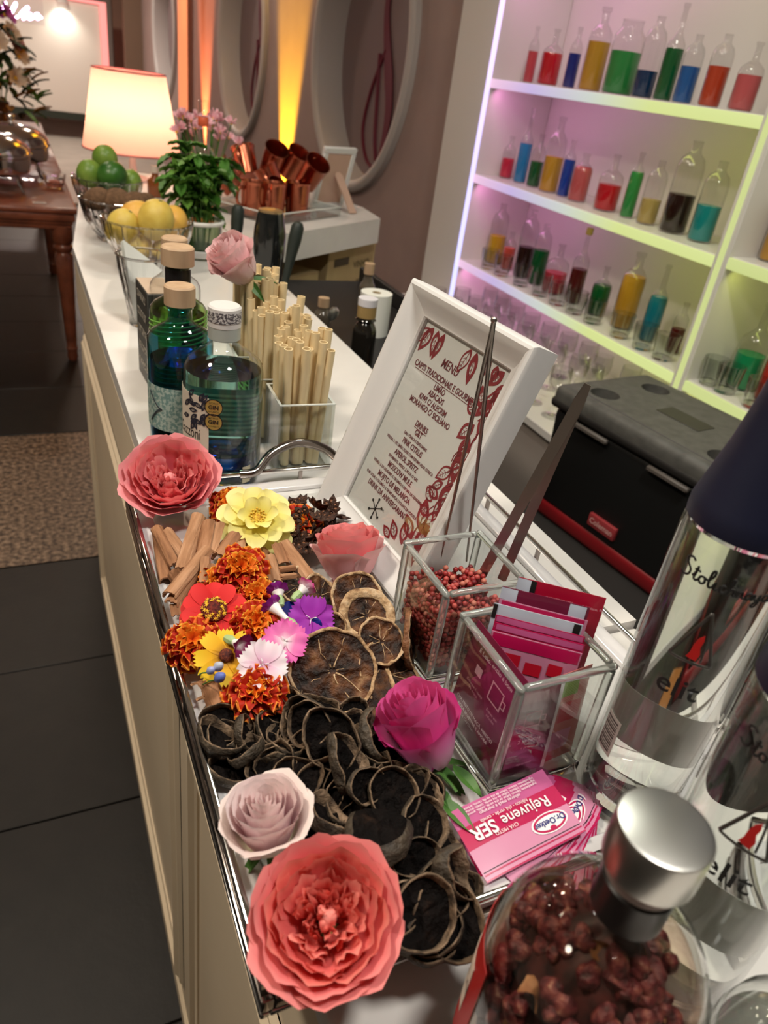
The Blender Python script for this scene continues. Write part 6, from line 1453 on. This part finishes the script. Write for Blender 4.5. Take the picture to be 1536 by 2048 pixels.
for j in range(len(ringsT)-1):
    for k in range(48): Fc.append((j*48+k, j*48+(k+1) % 48, (j+1)*48+(k+1) % 48, (j+1)*48+k))
part('glass', (V, Fc), thin_glass('tumbler_glass', (.92, .93, .92), .04, 2.2), tum0); part('base', lathe([(0, .001), (.029, .001), (.030, .011), (0, .011)], 24), clear, tum0)
TUM = [(220, 385), (280, 420), (370, 465), (460, 510), (540, 550), (620, 595), (705, 635), (835, 690), (940, 740), (1035, 790), (1225, 880), (1330, 940), (1470, 1000)]
for i, q in enumerate(TUM):
    b = XX(*B(*q), SX+.055); loc = (SX+.055, min(b.y, YD-.095) if i > 9 else b.y, SH[2]+.0006)
    if i == 0: tum0.location = loc
    else: dup(tum0, loc=loc, label='clear fluted tumbler on the shelf beyond the divider' if i > 9 else None, group='tumblers on the shelf beyond the divider' if i > 9 else None)
# stemmed glasses on the low back counter
gob0 = thing('wine_glass', 'clear stemmed glass on the low counter under the shelves', 'glass', group='stemmed glasses under the shelves')
part('bowl', lathe([(.004, .082), (.020, .090), (.034, .115), (.037, .140), (.033, .175), (.032, .175), (.035, .140), (.032, .117), (.004, .086)], 24), thin_glass('goblet_glass', (.95, .95, .95), .04, 1.8), gob0)
part('stem', lathe([(.004, .084), (.0035, .05), (.004, .01), (.010, .005)], 12), clear, gob0); part('foot', lathe([(0, .004), (.010, .0045), (.034, .001), (.034, 0), (0, 0)], 24), thin_glass('goblet_glass'), gob0)
rnd = random.Random(3); first = True
for i in range(3):
    for j in range(9):
        loc = (SX-.20+i*.13+rnd.uniform(-.02, .02), 1.86+j*.115+rnd.uniform(-.02, .02), CB+.0005)
        if first: gob0.location = loc; first = False
        else: dup(gob0, loc=loc)

# ================================================================== COOLER
co = thing('cool_box', 'black and red cool box with a grey lid on the stand behind the bar', 'cool box', (1.135, 1.345, .60), -PI/2+.13)
cw, cd, ch = .52, .33, .35
blk_m = mat('cooler_black', (.006, .006, .006), .5); lid_m = noisy('cooler_lid', [(.3, (.072, .070, .064)), (.7, (.11, .107, .098))], 40, .5, .05, bscale=300); redm = mat('cooler_red', (.22, .008, .012), .4)
def tap(x0, x1, y0, y1, z0, z1, tp, bev=.02):
    g = box(x0, x1, y0, y1, z0, z1, bev, 3); mx_, my_ = (x0+x1)/2, (y0+y1)/2
    return [(mx_+(x-mx_)*(1-tp*(1-(z-z0)/(z1-z0))), my_+(y-my_)*(1-tp*(1-(z-z0)/(z1-z0))), z) for x, y, z in g[0]], g[1]
part('body', tap(.008, cw-.008, .008, cd-.008, .035, ch-.055, .05), blk_m, co); part('base_band', tap(.012, cw-.012, .012, cd-.012, 0, .05, .02, .015), redm, co)
CUPS = ((.09, .08), (.10, .25), (cw-.09, .08), (cw-.10, .25))
def carve(g, holes, r, z0, z1):
    a_ = bpy.data.objects.new('carve', me('carve', g, None, False)); COL.objects.link(a_)
    c_ = bpy.data.objects.new('cutter', me('cutter', join(*[mv(lathe([(0, z0), (r*.94, z0), (r, z1), (0, z1)], 28), x, y, 0) for x, y in holes]), None, False)); COL.objects.link(c_)
    md = a_.modifiers.new('cut', 'BOOLEAN'); md.operation = 'DIFFERENCE'; md.object = c_; md.solver = 'EXACT'
    dg = bpy.context.evaluated_depsgraph_get(); m_ = a_.evaluated_get(dg).to_mesh()
    out = ([tuple(v.co) for v in m_.vertices], [tuple(p_.vertices) for p_ in m_.polygons])
    for o_ in (a_, c_): d_ = o_.data; bpy.data.objects.remove(o_); bpy.data.meshes.remove(d_)
    return out
lid = part('lid', carve(box(0, cw, 0, cd, ch-.06, ch, .018, 3), CUPS, .036, ch-.030, ch+.01), lid_m, co)
part('lid_band', box(-.002, cw+.002, -.002, cd+.002, ch-.058, ch-.030, .012, 3), mat('cooler_trim', (.02, .018, .017), .5), lid)
for x, y in CUPS: part('cup_recess', lathe([(0, ch-.0296), (.0336, ch-.0296), (.0338, ch-.026)], 28), lid_m, lid, loc=(x, y, 0))
part('lid_emblem', box(cw*.5-.06, cw*.5+.06, cd*.5-.03, cd*.5+.03, ch, ch+.0015, .0006, 1), mat('lid_emblem', (.04, .038, .028), .5), lid)
part('lid_line', box(.06, cw-.06, .028, .030, ch, ch+.0008), mat('lid_line', (.10, .09, .10), .5), lid, False)
for x in (.09, cw-.20): part('latch', box(x, x+.11, -.008, .004, ch-.072, ch-.060, .003, 1), mat('latch_grey', (.10, .085, .075), .5), co)
part('side_handle', box(-.012, .004, .09, .24, ch-.10, ch-.07, .004, 1), mat('handle_grey', (.09, .088, .09), .5), co)
bd = part('badge', box(cw*.40, cw*.40+.085, .004, .016, .070, .103, .003, 2), mat('badge_red', (.30, .035, .04), .4), co)
text('Coleman', .020, mat('badge_ink', (.62, .35, .33), .5), bd, loc=(cw*.40+.0425, .0035, .0865), rot=(PI/2, 0, 0), bold=.0004)
stn = thing('cooler_stand', 'dark low table carrying the cool box', 'table', (0, 0, 0)); part('table_top', box(.62, 1.47, .20, 1.37, .575, .5996, .004, 1), mat('dark_underbar', (0, 0, 0)), stn)
for x in (.65, 1.44):
    for y in (.23, 1.34): part('leg', box(x-.02, x+.02, y-.02, y+.02, 0, .575), MATS['dark_underbar'], stn, False)
ob = thing('orange_carton', 'orange printed carton on the low table beyond the cool box', 'box', (1.13, .66, .60), .4); part('carton', box(0, .10, 0, .08, 0, .09, .002, 1), mat('carton_orange', (.30, .12, .03), .5), ob); part('printed_panel', box(.01, .09, -.001, 0, .02, .07), mat('carton_yellow', (.34, .22, .07), .5), ob, False)

# ================================================================== BUFFET TABLE AT THE LEFT
wood = noisy('mahogany', [(.3, (.12, .032, .016)), (.6, (.24, .07, .034)), (.8, (.30, .095, .05))], 12, .3, stretch=(1, .15, 1), coat=.4)
bt = thing('buffet_table', 'reddish wooden buffet table with turned legs', 'table', (0, 0, 0))
tx1 = .262; tx0 = -1.0; ty0 = 4.02; ty1 = 7.6
part('table_top', box(tx0, tx1, ty0, ty1, .752, .78, .010, 3), wood, bt)
for k, (dz, o_) in enumerate(((.745, .012), (.728, .022), (.705, .030))): part('apron', box(tx0+o_, tx1-o_, ty0+o_, ty1-o_, dz-.03, dz+.007, .008, 2), wood, bt)
legp = [(.0, 0), (.022, 0), (.028, .02), (.024, .05), (.030, .065), (.024, .08), (.028, .12), (.040, .45), (.044, .54), (.034, .56), (.046, .58), (.046, .59), (.038, .60), (.05, .62), (.05, .69), (0, .69)]
for x in (tx0+.08, tx1-.075):
    for y in (ty0+.075, (ty0+ty1)/2, ty1-.08): part('leg', lathe(legp, 20), wood, bt, loc=(x, y, 0))
silver = mat('polished_steel', (.62, .60, .60), .12, 1)
def chafing(label, x, y):
    t = thing('chafing_dish', label, 'chafing dish', (x, y, .788), group='chafing dishes on the buffet table')
    for k in range(4):
        a = PI/4+k*PI/2; part('leg', tube([(.15*math.cos(a), .15*math.sin(a), .085), (.145*math.cos(a), .145*math.sin(a), .05), (.175*math.cos(a), .175*math.sin(a), 0)], .007, 6), silver, t)
    part('water_pan', lathe([(0, .07), (.13, .07), (.165, .085), (.172, .11), (.172, .15), (.180, .155), (.180, .160), (.16, .16)], 40), silver, t)
    part('rim', lathe([(.168, .158), (.184, .160), (.184, .168), (.168, .172)], 40), silver, t)
    ld = part('lid', lathe([(.176, .168), (.174, .190), (.155, .215), (.11, .240), (.05, .252), (0, .254)], 40), silver, t)
    part('knob', lathe([(.012, .252), (.009, .265), (.020, .275), (.022, .288), (.012, .298), (0, .30)], 16), silver, ld)
chafing('round steel chafing dish nearest the end of the buffet table', -.085, 4.42); chafing('round steel chafing dish behind the first one', .02, 4.86)
bs = thing('tea_light_bowl', 'small cut glass bowl at the corner of the buffet table', 'bowl', (.195, 4.55, .7805)); part('bowl', lathe([(0, .004), (.03, .004), (.034, 0), (.05, .03), (.058, .07), (.054, .07), (.046, .03), (0, .01)], 20), crystal, bs); part('candle', lathe([(0, .012), (.028, .012), (.028, .04), (0, .04)], 16), mat('wax', (.55, .18, .12), .5), bs)
nc = thing('name_card', 'small white card lying on the buffet table', 'card', (.10, 4.12, .7805), .1); part('card', box(-.03, .03, -.015, .015, 0, .002), lacq, nc, False); part('print_line', box(-.02, .02, -.004, .004, .002, .0024), mat('ink_grey', (.3, .28, .27), .6), nc, False)
# flower arrangement behind the chafing dishes
ar = thing('flower_arrangement', 'tall flower arrangement with pink blooms and ochre foliage on the buffet table', 'flower arrangement', (-.05, 6.3, .7805))
part('vase', lathe([(0, 0), (.09, 0), (.10, .02), (.06, .12), (.08, .24), (.075, .24), (.05, .12), (0, .02)], 24), mat('bronze_vase', (.12, .05, .02), .4, .6), ar)
rnd = random.Random(55); fcol = [petal_mat('arr_pink', (.5, .1, .2), (.62, .22, .32), (.75, .45, .5)), petal_mat('arr_purple', (.2, .01, .15), (.35, .04, .3), (.45, .1, .42)), petal_mat('arr_cream', (.6, .4, .3), (.7, .55, .42), (.75, .62, .5)), petal_mat('arr_ochre', (.3, .1, .01), (.42, .17, .02), (.5, .24, .03))]
lm = [me('leaf', leaf_geo(.125, .06, .3), m) for m in (noisy('dark_leaf', [(.3, (.008, .02, .006)), (.7, (.03, .06, .015))], 20, .5), noisy('ochre_leaf', [(.3, (.20, .08, .01)), (.7, (.36, .16, .02))], 20, .6), green)]
pm_ = [me('petal', flat_petal(.075, .05, dish=.3, nu=4, nv=4)[0], m, True, 0, flat_petal(.1, .1, nu=4, nv=4)[1]) for m in fcol]
for k in range(150):
    a = rnd.random()*6.28; h_ = rnd.uniform(.15, .72); r_ = (.33*(1-h_/.95)+.05)*math.sqrt(rnd.random()); q = Vector((r_*math.cos(a), r_*math.sin(a), h_))
    link('leaf', lm[0 if h_ > .45 else rnd.choice((0, 1, 1, 2))], ar, M=Matrix.Translation(q) @ Matrix.Rotation(a+rnd.uniform(-.8, .8), 4, 'Z') @ Matrix.Rotation(rnd.uniform(-1, .5), 4, 'Y'))
for k in range(26):
    a = rnd.random()*6.28; h_ = rnd.uniform(.38, .80); r_ = .27*(1-h_/.98)+.05; q = Vector((r_*math.cos(a), r_*math.sin(a), h_))
    c_ = 1 if h_ > .68 else rnd.choice((0, 0, 2, 3)); n_f = part('flower', sphere(.014, 8, 5), mat('stamen_yellow', (0, 0, 0)), ar, loc=tuple(q))
    for j in range(7): link('petal', pm_[c_], n_f, M=orient((math.cos(a), math.sin(a)-.4, .6), 0) @ Matrix.Rotation(j*2*PI/7, 4, 'Z') @ Matrix.Rotation(-.4, 4, 'Y'))
part('stems', join(*[tube([(.02*math.cos(k), .02*math.sin(k), .1), (.12*math.cos(k), .12*math.sin(k), .5)], .004, 5) for k in range(7)]), green, ar)
# pink neon script in front of the far panel
ne = thing('neon_sign', 'pink white neon handwriting glowing above the flowers', 'neon sign', (0, 9.0, 0)); neon_m = emission('neon_pink', (1, .50, .92), 14)
def NP(px, py): q = YY(px, py, 9.0); return (q.x, 0, q.z)
for pts in ([(2, 22), (5, 14), (4, 20), (9, 8), (11, 5), (12, 10), (10, 16)], [(20, 26), (26, 14), (31, 6), (32, 10), (26, 22), (24, 26)], [(30, 36), (38, 32), (42, 26), (54, 14), (56, 18), (48, 30), (46, 38), (54, 34), (60, 27), (62, 32), (58, 38), (66, 36), (72, 28), (78, 30), (74, 38), (84, 34)]):
    part('neon_tube', tube(spline([NP(*q) for q in pts], 5), .009, 8), neon_m, ne)
part('neon_backing', box(NP(0, 20)[0]-.6, NP(88, 30)[0], .03, .04, NP(40, 45)[2], NP(40, -10)[2]), thin_glass('neon_acrylic', (.97, .95, .97)), ne, False)
